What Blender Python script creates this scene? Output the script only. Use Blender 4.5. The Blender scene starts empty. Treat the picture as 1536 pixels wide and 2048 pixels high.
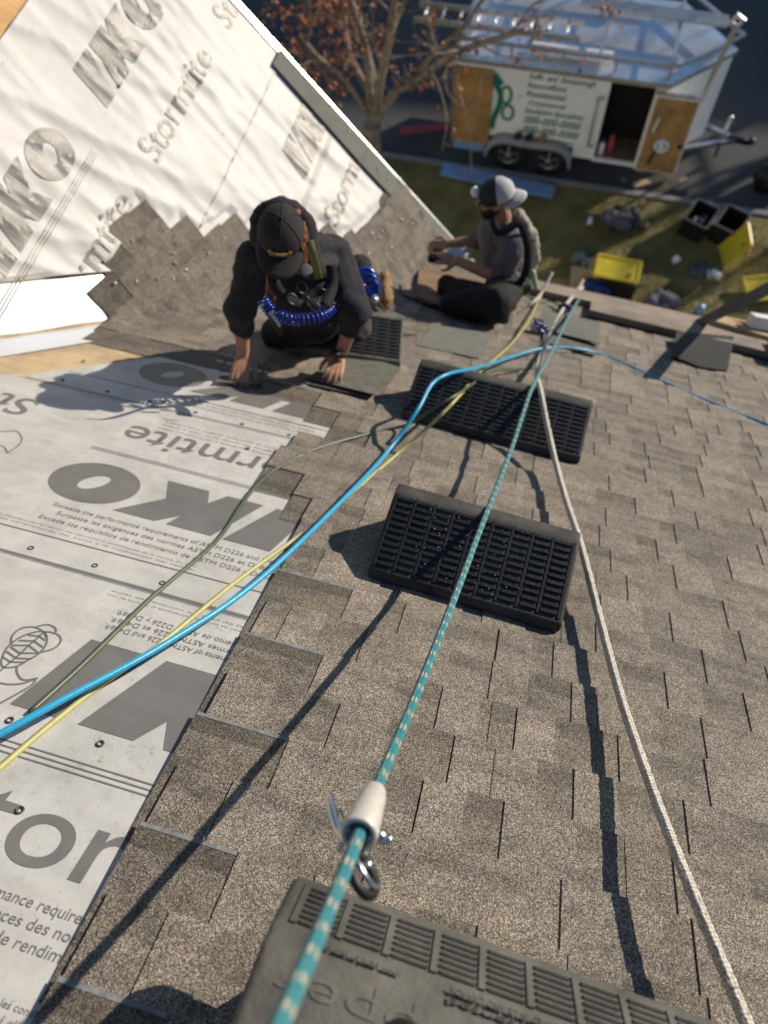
import bpy, bmesh, math, random
import numpy as np
from mathutils import Vector, Matrix, noise
random.seed(7)
rad = math.radians
S = bpy.context.scene
COL = S.collection

# ------------------------------------------------------------------ camera
CAM = np.array([0., 0., 10.5])
RM = np.array([[0.9634123719988582, 0.2680225819380614, -0.0007050182896365664],
               [0.24647613157705378, -0.8869904505536612, -0.3905092280464366],
               [-0.10529063606201848, 0.3760476514989398, -0.9205987430796261]])   # rows: right, down, forward
FPX = 1480.0
cd = bpy.data.cameras.new('camera'); cam = bpy.data.objects.new('camera', cd); COL.objects.link(cam)
cd.sensor_fit = 'AUTO'; cd.sensor_width = 36; cd.lens = FPX / 2048 * 36
cd.clip_start = 0.05; cd.clip_end = 600
cd.dof.use_dof = True; cd.dof.focus_distance = 1.72; cd.dof.aperture_fstop = 2.2; cd.dof.aperture_blades = 0
m = Matrix.Identity(4)
for i in range(3):
    m[i][0] = RM[0][i]; m[i][1] = -RM[1][i]; m[i][2] = -RM[2][i]; m[i][3] = CAM[i]
cam.matrix_world = m
S.camera = cam

# ------------------------------------------------------------------ sky, sun, exposure
SUN_AZ, SUN_EL = 42.0, 19.0          # azimuth from +Y towards +X
SUN = np.array([math.sin(rad(SUN_AZ)) * math.cos(rad(SUN_EL)), math.cos(rad(SUN_AZ)) * math.cos(rad(SUN_EL)), math.sin(rad(SUN_EL))])
W = bpy.data.worlds.new('World'); S.world = W; W.use_nodes = True
nt = W.node_tree
sky = nt.nodes.new('ShaderNodeTexSky'); sky.sky_type = 'NISHITA'; sky.sun_disc = False
sky.sun_elevation = rad(SUN_EL); sky.sun_rotation = rad(SUN_AZ); sky.altitude = 300; sky.air_density = 1.0; sky.dust_density = 0.0; sky.ozone_density = 2.0
hs = nt.nodes.new('ShaderNodeHueSaturation'); hs.inputs['Saturation'].default_value = 1.1; nt.links.new(sky.outputs[0], hs.inputs['Color']); nt.links.new(hs.outputs[0], nt.nodes['Background'].inputs[0]); nt.nodes['Background'].inputs[1].default_value = 0.085
sl = bpy.data.lights.new('sun', 'SUN'); sl.energy = 5.0; sl.angle = rad(0.55); sl.color = (1.0, 0.885, 0.73)
so = bpy.data.objects.new('sun', sl); COL.objects.link(so)
so.rotation_euler = Vector(-SUN).to_track_quat('-Z', 'Y').to_euler(); so.location = (20, 20, 30)
S.view_settings.view_transform = 'Standard'; S.view_settings.look = 'None'; S.view_settings.gamma = 1; S.view_settings.use_curve_mapping = False
S.view_settings.exposure = 0.15

# ------------------------------------------------------------------ places: the two roof slopes, the ground
PITCH = 0.62518834; SC = 1.392       # main slope angle, camera's distance from it
VD = np.array([0, math.cos(PITCH), -math.sin(PITCH)]); NA = np.array([0, math.sin(PITCH), math.cos(PITCH)]); XA = np.array([1., 0, 0])
def ray(x, y): return RM.T @ np.array([(x - 768) / FPX, (y - 1024) / FPX, 1.])
def A(u, v, h=0.): return CAM + u * XA + v * VD + (h - SC) * NA
def pA(x, y, h=0.):
    d = ray(x, y); return CAM + d * ((h - SC) / (NA @ d))
def uvA(x, y, h=0.):
    P = pA(x, y, h) - CAM; return np.array([P[0], P @ VD])
V0 = np.array([-1.973, 3.315]); TH = np.array([1, 1.8]); TH = TH / np.linalg.norm(TH); PH = np.array([-TH[1], TH[0]])
T3 = TH[0] * XA + TH[1] * VD
NB = np.cross(T3, [0, 1., 0]); NB = NB / np.linalg.norm(NB); NB = NB if NB[2] > 0 else -NB
PV = A(*V0)
QD = np.array([-NB[2], 0, NB[0]]); YD = np.array([0, 1., 0])
BP = np.cross(NB, T3); BP = BP if BP @ QD > 0 else -BP
AP = PH[0] * XA + PH[1] * VD
CORNER = A(-0.401, 6.137)
def B(p, q, h=0.): return CORNER + p * YD + q * QD + h * NB
def pB(x, y, h=0.):
    d = ray(x, y); return CAM + d * ((NB @ (PV - CAM) + h) / (NB @ d))
def pqB(x, y, h=0.):
    P = pB(x, y, h) - CORNER; return np.array([P[1], P @ QD])
FOLD = math.acos(max(-1, min(1, AP @ BP))); FR = 0.17; FT = FR * math.tan(FOLD / 2)
def U(u, v, h=0.):
    """point given in the main slope's own coordinates, bent up the gable slope across the valley"""
    q = np.array([u, v]) - V0; t = q @ TH; d = q @ PH
    if d <= -FT: return A(u, v, h)
    c = PV + t * T3 - FT * AP
    a = min((d + FT) / FR, FOLD)
    P = c + AP * FR * math.sin(a) + NA * FR * (1 - math.cos(a))
    tg = AP * math.cos(a) + NA * math.sin(a); n = -AP * math.sin(a) + NA * math.cos(a)
    return P + tg * max(0, d + FT - FR * FOLD) + n * (h + 0.010 * min(1, max(0, d / .1)))
GS = 0.055
def pG(x, y, h=0.):
    d = ray(x, y); return CAM + d * ((h - 10.5) / (d[2] - GS * d[0]))
def gz(x): return GS * x
def pY(x, y, Y):
    d = ray(x, y); return CAM + d * (Y / d[1])

# ------------------------------------------------------------------ mesh helpers
def nrm(a): a = np.asarray(a, float); return a / max(1e-9, np.linalg.norm(a))
class G:
    def __init__(s): s.v = []; s.f = []; s.t = []; s.len = []
    def add(s, vs, fs, t=1.0):
        o = len(s.v); s.v += [tuple(map(float, p)) for p in vs]; s.f += [tuple(i + o for i in f) for f in fs]
        s.t += (list(t) if isinstance(t, (list, tuple)) else [t] * len(fs)); return s
    def box(s, c, ax, ay, az, hx, hy, hz, t=1.0):
        c = np.asarray(c, float); ax, ay, az = np.asarray(ax) * hx, np.asarray(ay) * hy, np.asarray(az) * hz
        vs = [c + i * ax + j * ay + k * az for k in (-1, 1) for j in (-1, 1) for i in (-1, 1)]
        return s.add(vs, [(0, 2, 3, 1), (4, 5, 7, 6), (0, 1, 5, 4), (2, 6, 7, 3), (0, 4, 6, 2), (1, 3, 7, 5)], t)
    def wbox(s, x0, x1, y0, y1, z0, z1, t=1.0):
        return s.box(((x0 + x1) / 2, (y0 + y1) / 2, (z0 + z1) / 2), (1, 0, 0), (0, 1, 0), (0, 0, 1), abs(x1 - x0) / 2, abs(y1 - y0) / 2, abs(z1 - z0) / 2, t)
    def bar(s, a, b, w, d, up=(0, 0, 1), t=1.0):
        a, b = np.asarray(a, float), np.asarray(b, float); ax = nrm(b - a); ay = np.cross(up, ax); ay = nrm(ay if np.linalg.norm(ay) > 1e-6 else np.cross((1, 0, 0), ax)); az = np.cross(ax, ay)
        return s.box((a + b) / 2, ax, ay, az, np.linalg.norm(b - a) / 2, w / 2, d / 2, t)
    def slab(s, pts, nvec, th, t=1.0):
        n = len(pts); nv = np.asarray(nvec) * th; pts = [np.asarray(p, float) for p in pts]
        fs = [tuple(range(n)), tuple(reversed(range(n, 2 * n)))] + [(i, n + i, n + (i + 1) % n, (i + 1) % n) for i in range(n)]
        return s.add([p + nv for p in pts] + pts, fs, t)
    def tube(s, pts, r, n=8, t=1.0, caps=True, flat=None):
        pts = [np.asarray(p, float) for p in pts]; k = len(pts); rs = r if hasattr(r, '__len__') else [r] * k
        o = len(s.v); ref = np.array([0.31, 0.2, 0.93]); L = 0; prev = None
        for i in range(k):
            d = nrm(pts[min(i + 1, k - 1)] - pts[max(i - 1, 0)])
            if prev is None:
                a = np.cross(d, ref); a = nrm(a)
            else:
                a = nrm(prev - d * (prev @ d))
            prev = a; b = np.cross(d, a)
            if i: L += np.linalg.norm(pts[i] - pts[i - 1])
            for j in range(n):
                th = 2 * math.pi * j / n; s.v.append(tuple(pts[i] + rs[i] * (a * math.cos(th) + b * math.sin(th)))); s.len.append((L, th))
        fs = [(o + i * n + j, o + i * n + (j + 1) % n, o + (i + 1) * n + (j + 1) % n, o + (i + 1) * n + j) for i in range(k - 1) for j in range(n)]
        if caps: fs += [tuple(o + j for j in reversed(range(n))), tuple(o + (k - 1) * n + j for j in range(n))]
        s.f += fs; s.t += [t] * len(fs); return s
    def ell(s, c, ax, ay, az, rx, ry, rz, nu=14, nv=8, v0=-90, v1=90, t=1.0):
        c = np.asarray(c, float); ax, ay, az = np.asarray(ax, float), np.asarray(ay, float), np.asarray(az, float); vs = []
        for i in range(nv + 1):
            la = rad(v0 + (v1 - v0) * i / nv)
            for j in range(nu):
                lo = 2 * math.pi * j / nu; vs.append(c + ax * rx * math.cos(la) * math.cos(lo) + ay * ry * math.cos(la) * math.sin(lo) + az * rz * math.sin(la))
        fs = [(i * nu + j, i * nu + (j + 1) % nu, (i + 1) * nu + (j + 1) % nu, (i + 1) * nu + j) for i in range(nv) for j in range(nu)]
        fs += [tuple(reversed(range(nu))), tuple(nv * nu + j for j in range(nu))]
        return s.add(vs, fs, t)
    def ball(s, c, r, nu=12, nv=8, t=1.0): return s.ell(c, (1, 0, 0), (0, 1, 0), (0, 0, 1), r, r, r, nu, nv, t=t)
    def limb(s, pts, rs):
        for p, r in zip(pts, rs): s.ball(p, r)
        for i in range(len(pts) - 1):
            s.tube([pts[i], pts[i + 1]], [rs[i], rs[i + 1]], 12)
        return s
    def ring(s, c, n, R, r, N=20, k=6, sq=None, t=1.0):
        n = nrm(n); a = nrm(np.cross(n, (0.3, 0.9, 0.1))); b = np.cross(n, a); c = np.asarray(c, float)
        P = [c + R * (a * math.cos(2 * math.pi * i / N) + (sq or 1) * b * math.sin(2 * math.pi * i / N)) for i in range(N + 1)]
        return s.tube(P, r, k, t, caps=False)
    def mesh(s, name):
        me = bpy.data.meshes.new(name); me.from_pydata(s.v, [], s.f); me.validate(); 
        if len(me.polygons) == len(s.t):
            at = me.attributes.new('tone', 'FLOAT', 'FACE'); at.data.foreach_set('value', s.t)
        if s.len and len(s.len) == len(me.vertices):
            for nm, k in (('along', 0), ('around', 1)):
                at = me.attributes.new(nm, 'FLOAT', 'POINT'); at.data.foreach_set('value', [q[k] for q in s.len])
        return me
    def obj(s, name, mat, parent=None, smooth=False, bevel=0, fixn=True):
        me = s.mesh(name)
        if fixn or bevel:
            bm = bmesh.new(); bm.from_mesh(me)
            if bevel: bmesh.ops.bevel(bm, geom=[e for e in bm.edges if len(e.link_faces) == 2 and e.calc_face_angle(0) > 0.5], offset=bevel, segments=2, profile=0.6, affect='EDGES', clamp_overlap=True)
            bmesh.ops.recalc_face_normals(bm, faces=bm.faces); bm.to_mesh(me); bm.free()
        return link(name, me, mat, parent, smooth)
def link(name, me, mat, parent=None, smooth=False, M=None):
    o = bpy.data.objects.new(name, me); COL.objects.link(o)
    if mat and not me.materials: me.materials.append(mat)
    if smooth: me.polygons.foreach_set('use_smooth', [True] * len(me.polygons))
    if parent is not None: adopt(o, parent)
    if M is not None: o.matrix_basis = M
    return o
WM = {}
def adopt(o, parent):
    o.parent = parent; o.matrix_parent_inverse = WM.get(parent.name, Matrix.Identity(4)).inverted()
def tag(o, label, cat, group=None, kind=None):
    if kind == 'structure': o['kind'] = kind; return o
    o['label'] = label; o['category'] = cat
    if group: o['group'] = group
    if kind: o['kind'] = kind
    return o
def thing(name, label, cat, loc, group=None):
    o = bpy.data.objects.new(name, None); COL.objects.link(o); o.location = Vector([float(c) for c in loc]); o.empty_display_size = .1
    WM[o.name] = Matrix.Translation(o.location); return tag(o, label, cat, group)
def frame(o, x, y, z):
    M = Matrix.Identity(4)
    for i in range(3): M[i][0] = x[i]; M[i][1] = y[i]; M[i][2] = z[i]; M[i][3] = o[i]
    return M
def spline(pts, n=8):
    P = [np.asarray(p, float) for p in pts]; P = [2 * P[0] - P[1]] + P + [2 * P[-1] - P[-2]]; out = []
    for i in range(1, len(P) - 2):
        for k in range(n):
            t = k / n; a, b, c, d = P[i - 1:i + 3]
            out.append(.5 * ((2 * b) + (c - a) * t + (2 * a - 5 * b + 4 * c - d) * t * t + (3 * b - a - 3 * c + d) * t ** 3))
    return out + [P[-2]]
def evald(o):
    dg = bpy.context.evaluated_depsgraph_get(); me = bpy.data.meshes.new_from_object(o.evaluated_get(dg)); return me
def remesh(g, name, mat, parent, vox=.01, it=6, wr=0, ws=14, seed=0):
    me = g.mesh(name + '_raw'); o = bpy.data.objects.new('tmp', me); COL.objects.link(o)
    md = o.modifiers.new('r', 'REMESH'); md.mode = 'VOXEL'; md.voxel_size = vox
    sm = o.modifiers.new('s', 'SMOOTH'); sm.iterations = it; sm.factor = .5
    me2 = evald(o); bpy.data.objects.remove(o); me2.name = name
    if 'tone' in me2.attributes: me2.attributes.remove(me2.attributes['tone'])
    me2.materials.clear()
    if wr:
        bm = bmesh.new(); bm.from_mesh(me2); bm.normal_update()
        for v in bm.verts:
            q = Vector(v.co) * ws + Vector((seed, 3 * seed, 0)); k = noise.noise(q) + .5 * noise.noise(q * 2.1)
            k2 = 1 - abs(noise.noise(Vector((q.x * .8, q.y * .8, q.z * 1.8)) + Vector((9, 9, 9)))) * 2
            v.co += v.normal * wr * (k + .8 * k2)
        bm.to_mesh(me2); bm.free()
    return link(name, me2, mat, parent, True)

# ------------------------------------------------------------------ materials
def newmat(name):
    mt = bpy.data.materials.new(name); mt.use_nodes = True; n = mt.node_tree; return mt, n, n.nodes['Principled BSDF']
def nd(n, typ, **kw):
    x = n.nodes.new(typ)
    for k, v in kw.items():
        if k.startswith('i_'):
            key = k[2:]; x.inputs[int(key) if key.isdigit() else key].default_value = v
        else: setattr(x, k, v)
    return x
def ramp(n, fac, stops):
    r = n.nodes.new('ShaderNodeValToRGB'); e = r.color_ramp.elements
    while len(e) < len(stops): e.new(.5)
    for q, (p, c) in zip(e, stops): q.position = p; q.color = (*c, 1) if len(c) == 3 else c
    n.links.new(fac, r.inputs[0]); return r.outputs[0]
def mix(n, fac, a, b, mode='MIX'):
    x = n.nodes.new('ShaderNodeMix'); x.data_type = 'RGBA'; x.blend_type = mode
    for s, v in ((x.inputs[0], fac), (x.inputs[6], a), (x.inputs[7], b)):
        if hasattr(v, 'type') and not isinstance(v, (float, int, tuple)): n.links.new(v, s)
        else: s.default_value = v if isinstance(v, (float, int)) else (*v, 1)
    return x.outputs[2]
def math_(n, op, a, b=0., c=None):
    x = n.nodes.new('ShaderNodeMath'); x.operation = op
    for i, v in enumerate((a, b) if c is None else (a, b, c)):
        if isinstance(v, (int, float)): x.inputs[i].default_value = v
        else: n.links.new(v, x.inputs[i])
    return x.outputs[0]
def pos(n): return n.nodes.new('ShaderNodeNewGeometry').outputs['Position']
def noisetex(n, scale, detail=4, vec=None, rough=.6):
    x = nd(n, 'ShaderNodeTexNoise'); x.inputs['Scale'].default_value = scale; x.inputs['Detail'].default_value = detail; x.inputs['Roughness'].default_value = rough
    n.links.new(vec or pos(n), x.inputs['Vector']); return x.outputs['Fac']
def bumpn(n, bsdf, h, strength, dist):
    b = nd(n, 'ShaderNodeBump'); b.inputs['Strength'].default_value = strength; b.inputs['Distance'].default_value = dist; n.links.new(h, b.inputs['Height']); n.links.new(b.outputs[0], bsdf.inputs['Normal'])
def M_(name, col, rough=.6, metal=0., var=.18, vs=6., bump=0., bs=60., spec=.4, hue=None, emit=None, tone=False, coat=0.):
    mt, n, b = newmat(name); col = np.array(col, float)
    f = noisetex(n, vs, 5)
    c2 = np.array(hue) if hue is not None else col * (1 + var)
    o = ramp(n, f, [(.32, tuple(np.clip(col * (1 - var), 0, 1))), (.68, tuple(np.clip(c2, 0, 1)))])
    if tone:
        at = nd(n, 'ShaderNodeAttribute'); at.attribute_name = 'tone'
        o = mix(n, 1.0, o, at.outputs['Color'], 'MULTIPLY')
    n.links.new(o, b.inputs['Base Color']); b.inputs['Roughness'].default_value = rough; b.inputs['Metallic'].default_value = metal; b.inputs['Specular IOR Level'].default_value = spec
    b.inputs['Coat Weight'].default_value = coat
    if bump: bumpn(n, b, noisetex(n, bs, 3), bump, .004)
    return mt

def mat_shingle():
    mt, n, b = newmat('asphalt_shingle_granules')
    P = pos(n); vo = nd(n, 'ShaderNodeTexVoronoi'); vo.inputs['Scale'].default_value = 560; n.links.new(P, vo.inputs['Vector'])
    sx = nd(n, 'ShaderNodeSeparateColor'); n.links.new(vo.outputs['Color'], sx.inputs[0])
    g = ramp(n, sx.outputs[0], [(0, (.038, .032, .026)), (.3, (.128, .108, .086)), (.55, (.25, .213, .172)), (.8, (.36, .312, .255)), (.93, (.52, .47, .40)), (1, (.70, .65, .57))])
    big = noisetex(n, 2.2, 3, P); mid = noisetex(n, 17, 4, P)
    g = mix(n, 1.0, g, ramp(n, big, [(.3, (.88, .88, .9)), (.7, (1.14, 1.12, 1.08))]), 'MULTIPLY')
    g = mix(n, 1.0, g, ramp(n, mid, [(.3, (.84, .84, .84)), (.7, (1.14, 1.14, 1.14))]), 'MULTIPLY')
    mp = nd(n, 'ShaderNodeMapping'); mp.inputs['Scale'].default_value = (3.2, 11, 11); n.links.new(P, mp.inputs['Vector']); band = noisetex(n, 1.6, 3, mp.outputs[0])
    g = mix(n, 1.0, g, ramp(n, band, [(.34, (.66, .67, .69)), (.5, (.93, .93, .93)), (.66, (1.0, .99, .97))]), 'MULTIPLY')
    at = nd(n, 'ShaderNodeAttribute'); at.attribute_name = 'tone'
    g = mix(n, 1.0, g, at.outputs['Color'], 'MULTIPLY')
    n.links.new(g, b.inputs['Base Color']); b.inputs['Roughness'].default_value = .78; b.inputs['Specular IOR Level'].default_value = .4
    v2 = nd(n, 'ShaderNodeTexVoronoi'); v2.inputs['Scale'].default_value = 560; n.links.new(P, v2.inputs['Vector'])
    bumpn(n, b, v2.outputs['Distance'], .55, .0022)
    return mt
def mat_sheet(name, col, dirt=.5, rough=.5, bump=.25):
    mt, n, b = newmat(name); P = pos(n)
    a = noisetex(n, 3, 5, P); c = noisetex(n, 55, 6, P, .75); d = noisetex(n, 260, 3, P)
    base = ramp(n, a, [(.3, tuple(np.array(col) * .93)), (.7, tuple(np.minimum(np.array(col) * 1.04, 1)))])
    patch = noisetex(n, 2.4, 3, P)
    sp = math_(n, 'MULTIPLY', ramp(n, c, [(.56, (0, 0, 0)), (.68, (1, 1, 1))]), ramp(n, patch, [(.47, (.06, .06, .06)), (.62, (1, 1, 1))]))
    vo = nd(n, 'ShaderNodeTexVoronoi'); vo.inputs['Scale'].default_value = 46; n.links.new(P, vo.inputs['Vector'])
    dot = math_(n, 'LESS_THAN', vo.outputs['Distance'], .07)
    fac = math_(n, 'MULTIPLY', math_(n, 'MAXIMUM', sp, math_(n, 'MULTIPLY', dot, .8)), dirt)
    base = mix(n, 1., base, ramp(n, noisetex(n, 7, 5, P, .7), [(.40, (1, 1, 1)), (.72, (1 - .3 * dirt, 1 - .31 * dirt, 1 - .33 * dirt))]), 'MULTIPLY')
    base = mix(n, fac, base, (.14, .13, .115))
    n.links.new(base, b.inputs['Base Color']); b.inputs['Roughness'].default_value = rough; b.inputs['Specular IOR Level'].default_value = .45
    mp = nd(n, 'ShaderNodeMapping'); mp.inputs['Scale'].default_value = (1, 1.9, 1.9); n.links.new(P, mp.inputs['Vector'])
    h = math_(n, 'ADD', math_(n, 'MULTIPLY', noisetex(n, 3.2, 2, mp.outputs[0]), 5.), math_(n, 'MULTIPLY', d, .12)); bumpn(n, b, h, bump, .012)
    return mt
def mat_wood(name, a, c, sx=(1.2, 14, 14), rough=.75, rot=0):
    mt, n, b = newmat(name); mp = nd(n, 'ShaderNodeMapping'); mp.inputs['Scale'].default_value = sx; mp.inputs['Rotation'].default_value = (0, 0, rot); n.links.new(pos(n), mp.inputs['Vector'])
    f = noisetex(n, 5, 6, mp.outputs[0], .7); g = noisetex(n, 3.5, 4)
    o = ramp(n, f, [(.3, a), (.7, c)]); o = mix(n, 1., o, ramp(n, g, [(.35, (.66, .66, .68)), (.6, (1.1, 1.08, 1.05))]), 'MULTIPLY')
    n.links.new(o, b.inputs['Base Color']); b.inputs['Roughness'].default_value = rough; bumpn(n, b, f, .3, .004); return mt
def mat_rope(name, c1, c2, braid=True, period=.047, r=.009):
    mt, n, b = newmat(name)
    al = nd(n, 'ShaderNodeAttribute'); al.attribute_name = 'along'; ar = nd(n, 'ShaderNodeAttribute'); ar.attribute_name = 'around'
    s = al.outputs['Fac']; a = ar.outputs['Fac']
    k = 2 * math.pi / (.012 if braid else .017)
    h1 = math_(n, 'SINE', math_(n, 'ADD', math_(n, 'MULTIPLY', s, k), math_(n, 'MULTIPLY', a, 4. if braid else 3.)))
    h2 = math_(n, 'SINE', math_(n, 'SUBTRACT', math_(n, 'MULTIPLY', s, k), math_(n, 'MULTIPLY', a, 4.)))
    h = math_(n, 'MULTIPLY', h1, h2)
    nz = noisetex(n, 300 if braid else 170, 4)
    if braid:
        fr = math_(n, 'FRACT', math_(n, 'DIVIDE', s, period)); band = math_(n, 'LESS_THAN', fr, .33)
        blk = math_(n, 'GREATER_THAN', math_(n, 'SINE', math_(n, 'ADD', math_(n, 'MULTIPLY', a, 7.), math_(n, 'MULTIPLY', s, 70.))), .0)
        fl = math_(n, 'MULTIPLY', band, blk); col = mix(n, fl, c1, c2)
    else:
        col = mix(n, ramp(n, nz, [(.50, (0, 0, 0)), (.62, (1, 1, 1))]), c1, c2)
        col = mix(n, 1., col, ramp(n, math_(n, 'MULTIPLY', h1, h2), [(0, (.86, .85, .84)), (.5, (1, 1, 1))]), 'MULTIPLY')
    col = mix(n, 1., col, ramp(n, math_(n, 'ADD', math_(n, 'MULTIPLY', h, .25), nz), [(.2, (.6, .6, .6)), (.75, (1.1, 1.1, 1.1))]), 'MULTIPLY')  # crease shade between the strands multiplied into the colour
    n.links.new(col, b.inputs['Base Color']); b.inputs['Roughness'].default_value = .8; b.inputs['Sheen Weight'].default_value = .2
    bumpn(n, b, math_(n, 'ADD', h, math_(n, 'MULTIPLY', nz, 1.2)), .8 if braid else .45, .0022 if braid else .003); return mt
def mat_ground(name, stops, sc, bump=.5, fine=40):
    mt, n, b = newmat(name); P = pos(n); f = math_(n, 'ADD', math_(n, 'MULTIPLY', noisetex(n, sc, 6, P, .65), .6), math_(n, 'MULTIPLY', noisetex(n, fine, 5, P, .7), .4))
    n.links.new(ramp(n, f, stops), b.inputs['Base Color']); b.inputs['Roughness'].default_value = .9; bumpn(n, b, noisetex(n, fine, 5, P), bump, .03); return mt

m_sh = mat_shingle()
m_sheet = mat_sheet('white_underlayment', (.52, .52, .505), .75, .55)
m_sheetB = mat_sheet('white_wrinkled_underlayment', (.585, .575, .555), .2, .55, .08)
m_print = mat_sheet('grey_print', (.165, .163, .158), .5, .5)
m_printB = mat_sheet('grey_print_gable', (.27, .255, .23), .2, .45, .15)  # same print made paler: glare on the gable slope put into the colour
m_printL = mat_sheet('pale_grey_print', (.30, .295, .285), .4, .5)
m_deck = mat_wood('bare_roof_sheathing', (.42, .31, .17), (.56, .44, .27), (2, 9, 9))
m_osb = mat_wood('orange_sheathing', (.5, .28, .10), (.62, .38, .17), (5, 5, 5))
m_plank = mat_wood('weathered_plank', (.17, .138, .112), (.33, .275, .225))
m_plank2 = mat_wood('brown_board', (.17, .105, .062), (.27, .18, .11), (2, 10, 10))
m_ply = mat_wood('plywood_door_lining', (.36, .20, .065), (.46, .27, .10), (6, 6, 1.5))
m_metal = M_('galvanised_metal', (.55, .55, .55), .38, .9, .15, 12)
m_steel = M_('bright_steel', (.62, .62, .64), .2, 1., .12, 30)
m_cast = M_('cast_aluminium', (.60, .58, .54), .45, .25, .10, 60, .25, 120)
m_flash = M_('white_coated_metal', (.80, .82, .84), .30, .45, .03, 3, spec=.8)
m_drip = M_('white_drip_edge', (.72, .72, .68), .22, .55, .05, 6)
m_rubber = M_('black_rubber', (.014, .014, .016), .42, 0, .4, 40, .35, 160, spec=.5)
m_foam = M_('dusty_black_foam', (.045, .044, .042), .8, 0, .45, 9, .5, 90, hue=(.085, .082, .074))
m_foamd = M_('dusty_grey_foam', (.078, .078, .071), .75, 0, .35, 7, .6, 70, hue=(.15, .145, .126))
m_teal = mat_rope('teal_braided_rope', (.012, .26, .31), (.62, .50, .33))
m_white = mat_rope('worn_white_rope', (.78, .73, .64), (.30, .24, .19), False)
m_tan = mat_rope('tan_rope', (.55, .42, .28), (.35, .26, .17), False)
m_blue = M_('blue_air_hose', (.02, .34, .60), .32, 0, .08, 60, .15, 400, spec=.5)
m_yel = M_('yellow_green_air_hose', (.43, .41, .15), .38, 0, .1, 40, .1, 300)
m_green = M_('dark_green_air_hose', (.075, .11, .062), .36, 0, .15, 40)
m_black = M_('black_plastic', (.012, .012, .013), .45, 0, .2, 20)
m_blk = M_('black_cloth', (.012, .012, .014), .9, 0, .25, 40, .3, 400)
m_hood = M_('navy_black_fleece', (.026, .026, .030), .95, 0, .3, 60, .5, 500)
m_pants = M_('brown_grey_work_trousers', (.075, .062, .056), .9, 0, .3, 12, .3, 300)
m_pantsk = M_('black_work_trousers', (.013, .013, .014), .9, 0, .3, 12, .3, 300)
m_skin = M_('skin', (.43, .23, .15), .5, 0, .12, 25, .1, 200)
m_skin2 = M_('bearded_worker_skin', (.40, .215, .145), .5, 0, .12, 25, .1, 200)  # skin tone of the bearded worker
m_hair = M_('auburn_hair', (.22, .085, .03), .5, 0, .4, 90, .6, 260)
m_beard = M_('black_hair', (.012, .01, .009), .7, 0, .3, 90, .6, 260)
m_cap = M_('faded_black_cotton', (.022, .020, .021), .9, 0, .3, 30, .3, 400)
m_capg = M_('charcoal_cotton', (.028, .030, .038), .9, 0, .2, 30, .3, 400)
m_mesh = M_('pale_grey_mesh', (.46, .46, .48), .8, 0, .1, 60, .5, 500)
m_tee = M_('faded_grey_tee', (.115, .105, .125), .9, 0, .15, 20, .3, 400)
m_olive = M_('olive_webbing', (.13, .115, .035), .8, 0, .15, 60)
m_pale = M_('pale_harness_pad', (.30, .29, .23), .8, 0, .2, 25, .4, 150)
m_hblue = M_('glossy_blue_coil', (.004, .038, .34), .22, 0, .1, 40, spec=.6)
m_gold = M_('gold_thread', (.42, .26, .06), .6, 0, .2, 90)
m_wht = M_('white_plastic', (.78, .78, .78), .45, 0, .05, 10)
m_leather = M_('tan_suede', (.30, .18, .085), .85, 0, .35, 18, .5, 120)
m_tot = M_('yellow_plastic_lid', (.62, .50, .03), .45, 0, .1, 8)
m_tbag = M_('dark_bag_fabric', (.028, .03, .036), .8, 0, .3, 20)
m_gbag = M_('grey_cloth', (.10, .10, .12), .85, 0, .3, 20)
m_bbag = M_('blue_fabric', (.012, .04, .15), .7, 0, .3, 12)
m_card = M_('cardboard', (.32, .24, .16), .85, 0, .15, 12)
m_shu = M_('shingle_back', (.125, .125, .105), .9, 0, .25, 22, .5, 200)
m_strip = M_('pale_sealant_strip', (.19, .205, .205), .8, 0, .3, 60, .4, 300)
m_start = M_('grey_green_starter_strip', (.15, .155, .135), .85, 0, .12, 14, .4, 350)
m_nail = M_('bright_copper_nail', (.85, .66, .45), .32, .6, .1, 20)
m_nailh = M_('cap_nail_head', (.09, .09, .088), .5, 0, .1, 20)
m_wall = M_('pale_siding', (.55, .53, .49), .7, 0, .06, 4)
m_brickr = M_('brown_brick', (.22, .12, .085), .85, 0, .25, 14)
m_glass = M_('dark_window_glass', (.02, .025, .03), .05, 0, .1, 2, spec=.8)
m_twhite = M_('white_painted_aluminium', (.86, .86, .85), .5, 0, .06, 3)
m_troof = M_('bright_aluminium_skin', (.80, .82, .85), .30, .75, .08, 2.2, .08, 5)
m_tgreen = M_('green_vinyl', (.012, .20, .105), .5, 0, .1, 10)
m_tteal = M_('teal_vinyl', (.01, .18, .20), .5, 0, .2, 6)
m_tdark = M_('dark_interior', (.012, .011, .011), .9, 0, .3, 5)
m_fend = M_('grey_fender_plate', (.33, .33, .34), .45, .3, .15, 6)
m_tire = M_('tyre_rubber', (.016, .016, .017), .85, 0, .3, 20)
m_bark = M_('pale_grey_bark', (.20, .165, .12), .9, 0, .4, 10, .8, 40, hue=(.33, .28, .21))
m_leaf = M_('dry_orange_leaf', (.34, .10, .04), .7, 0, .45, 40, hue=(.46, .20, .09))
m_lawn = mat_ground('autumn_lawn', [(.3, (.08, .08, .026)), (.45, (.17, .155, .05)), (.58, (.29, .245, .085)), (.72, (.40, .31, .14))], 1.6, .8, 26)
m_grass = M_('grass_blades', (.18, .175, .048), .8, 0, .5, 3, hue=(.38, .32, .11))
m_road = mat_ground('asphalt', [(.3, (.055, .057, .062)), (.7, (.105, .104, .106))], .7, .3, 90)
m_kerb = mat_ground('concrete_kerb', [(.3, (.20, .19, .18)), (.7, (.33, .32, .30))], 3, .3, 60)
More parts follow.
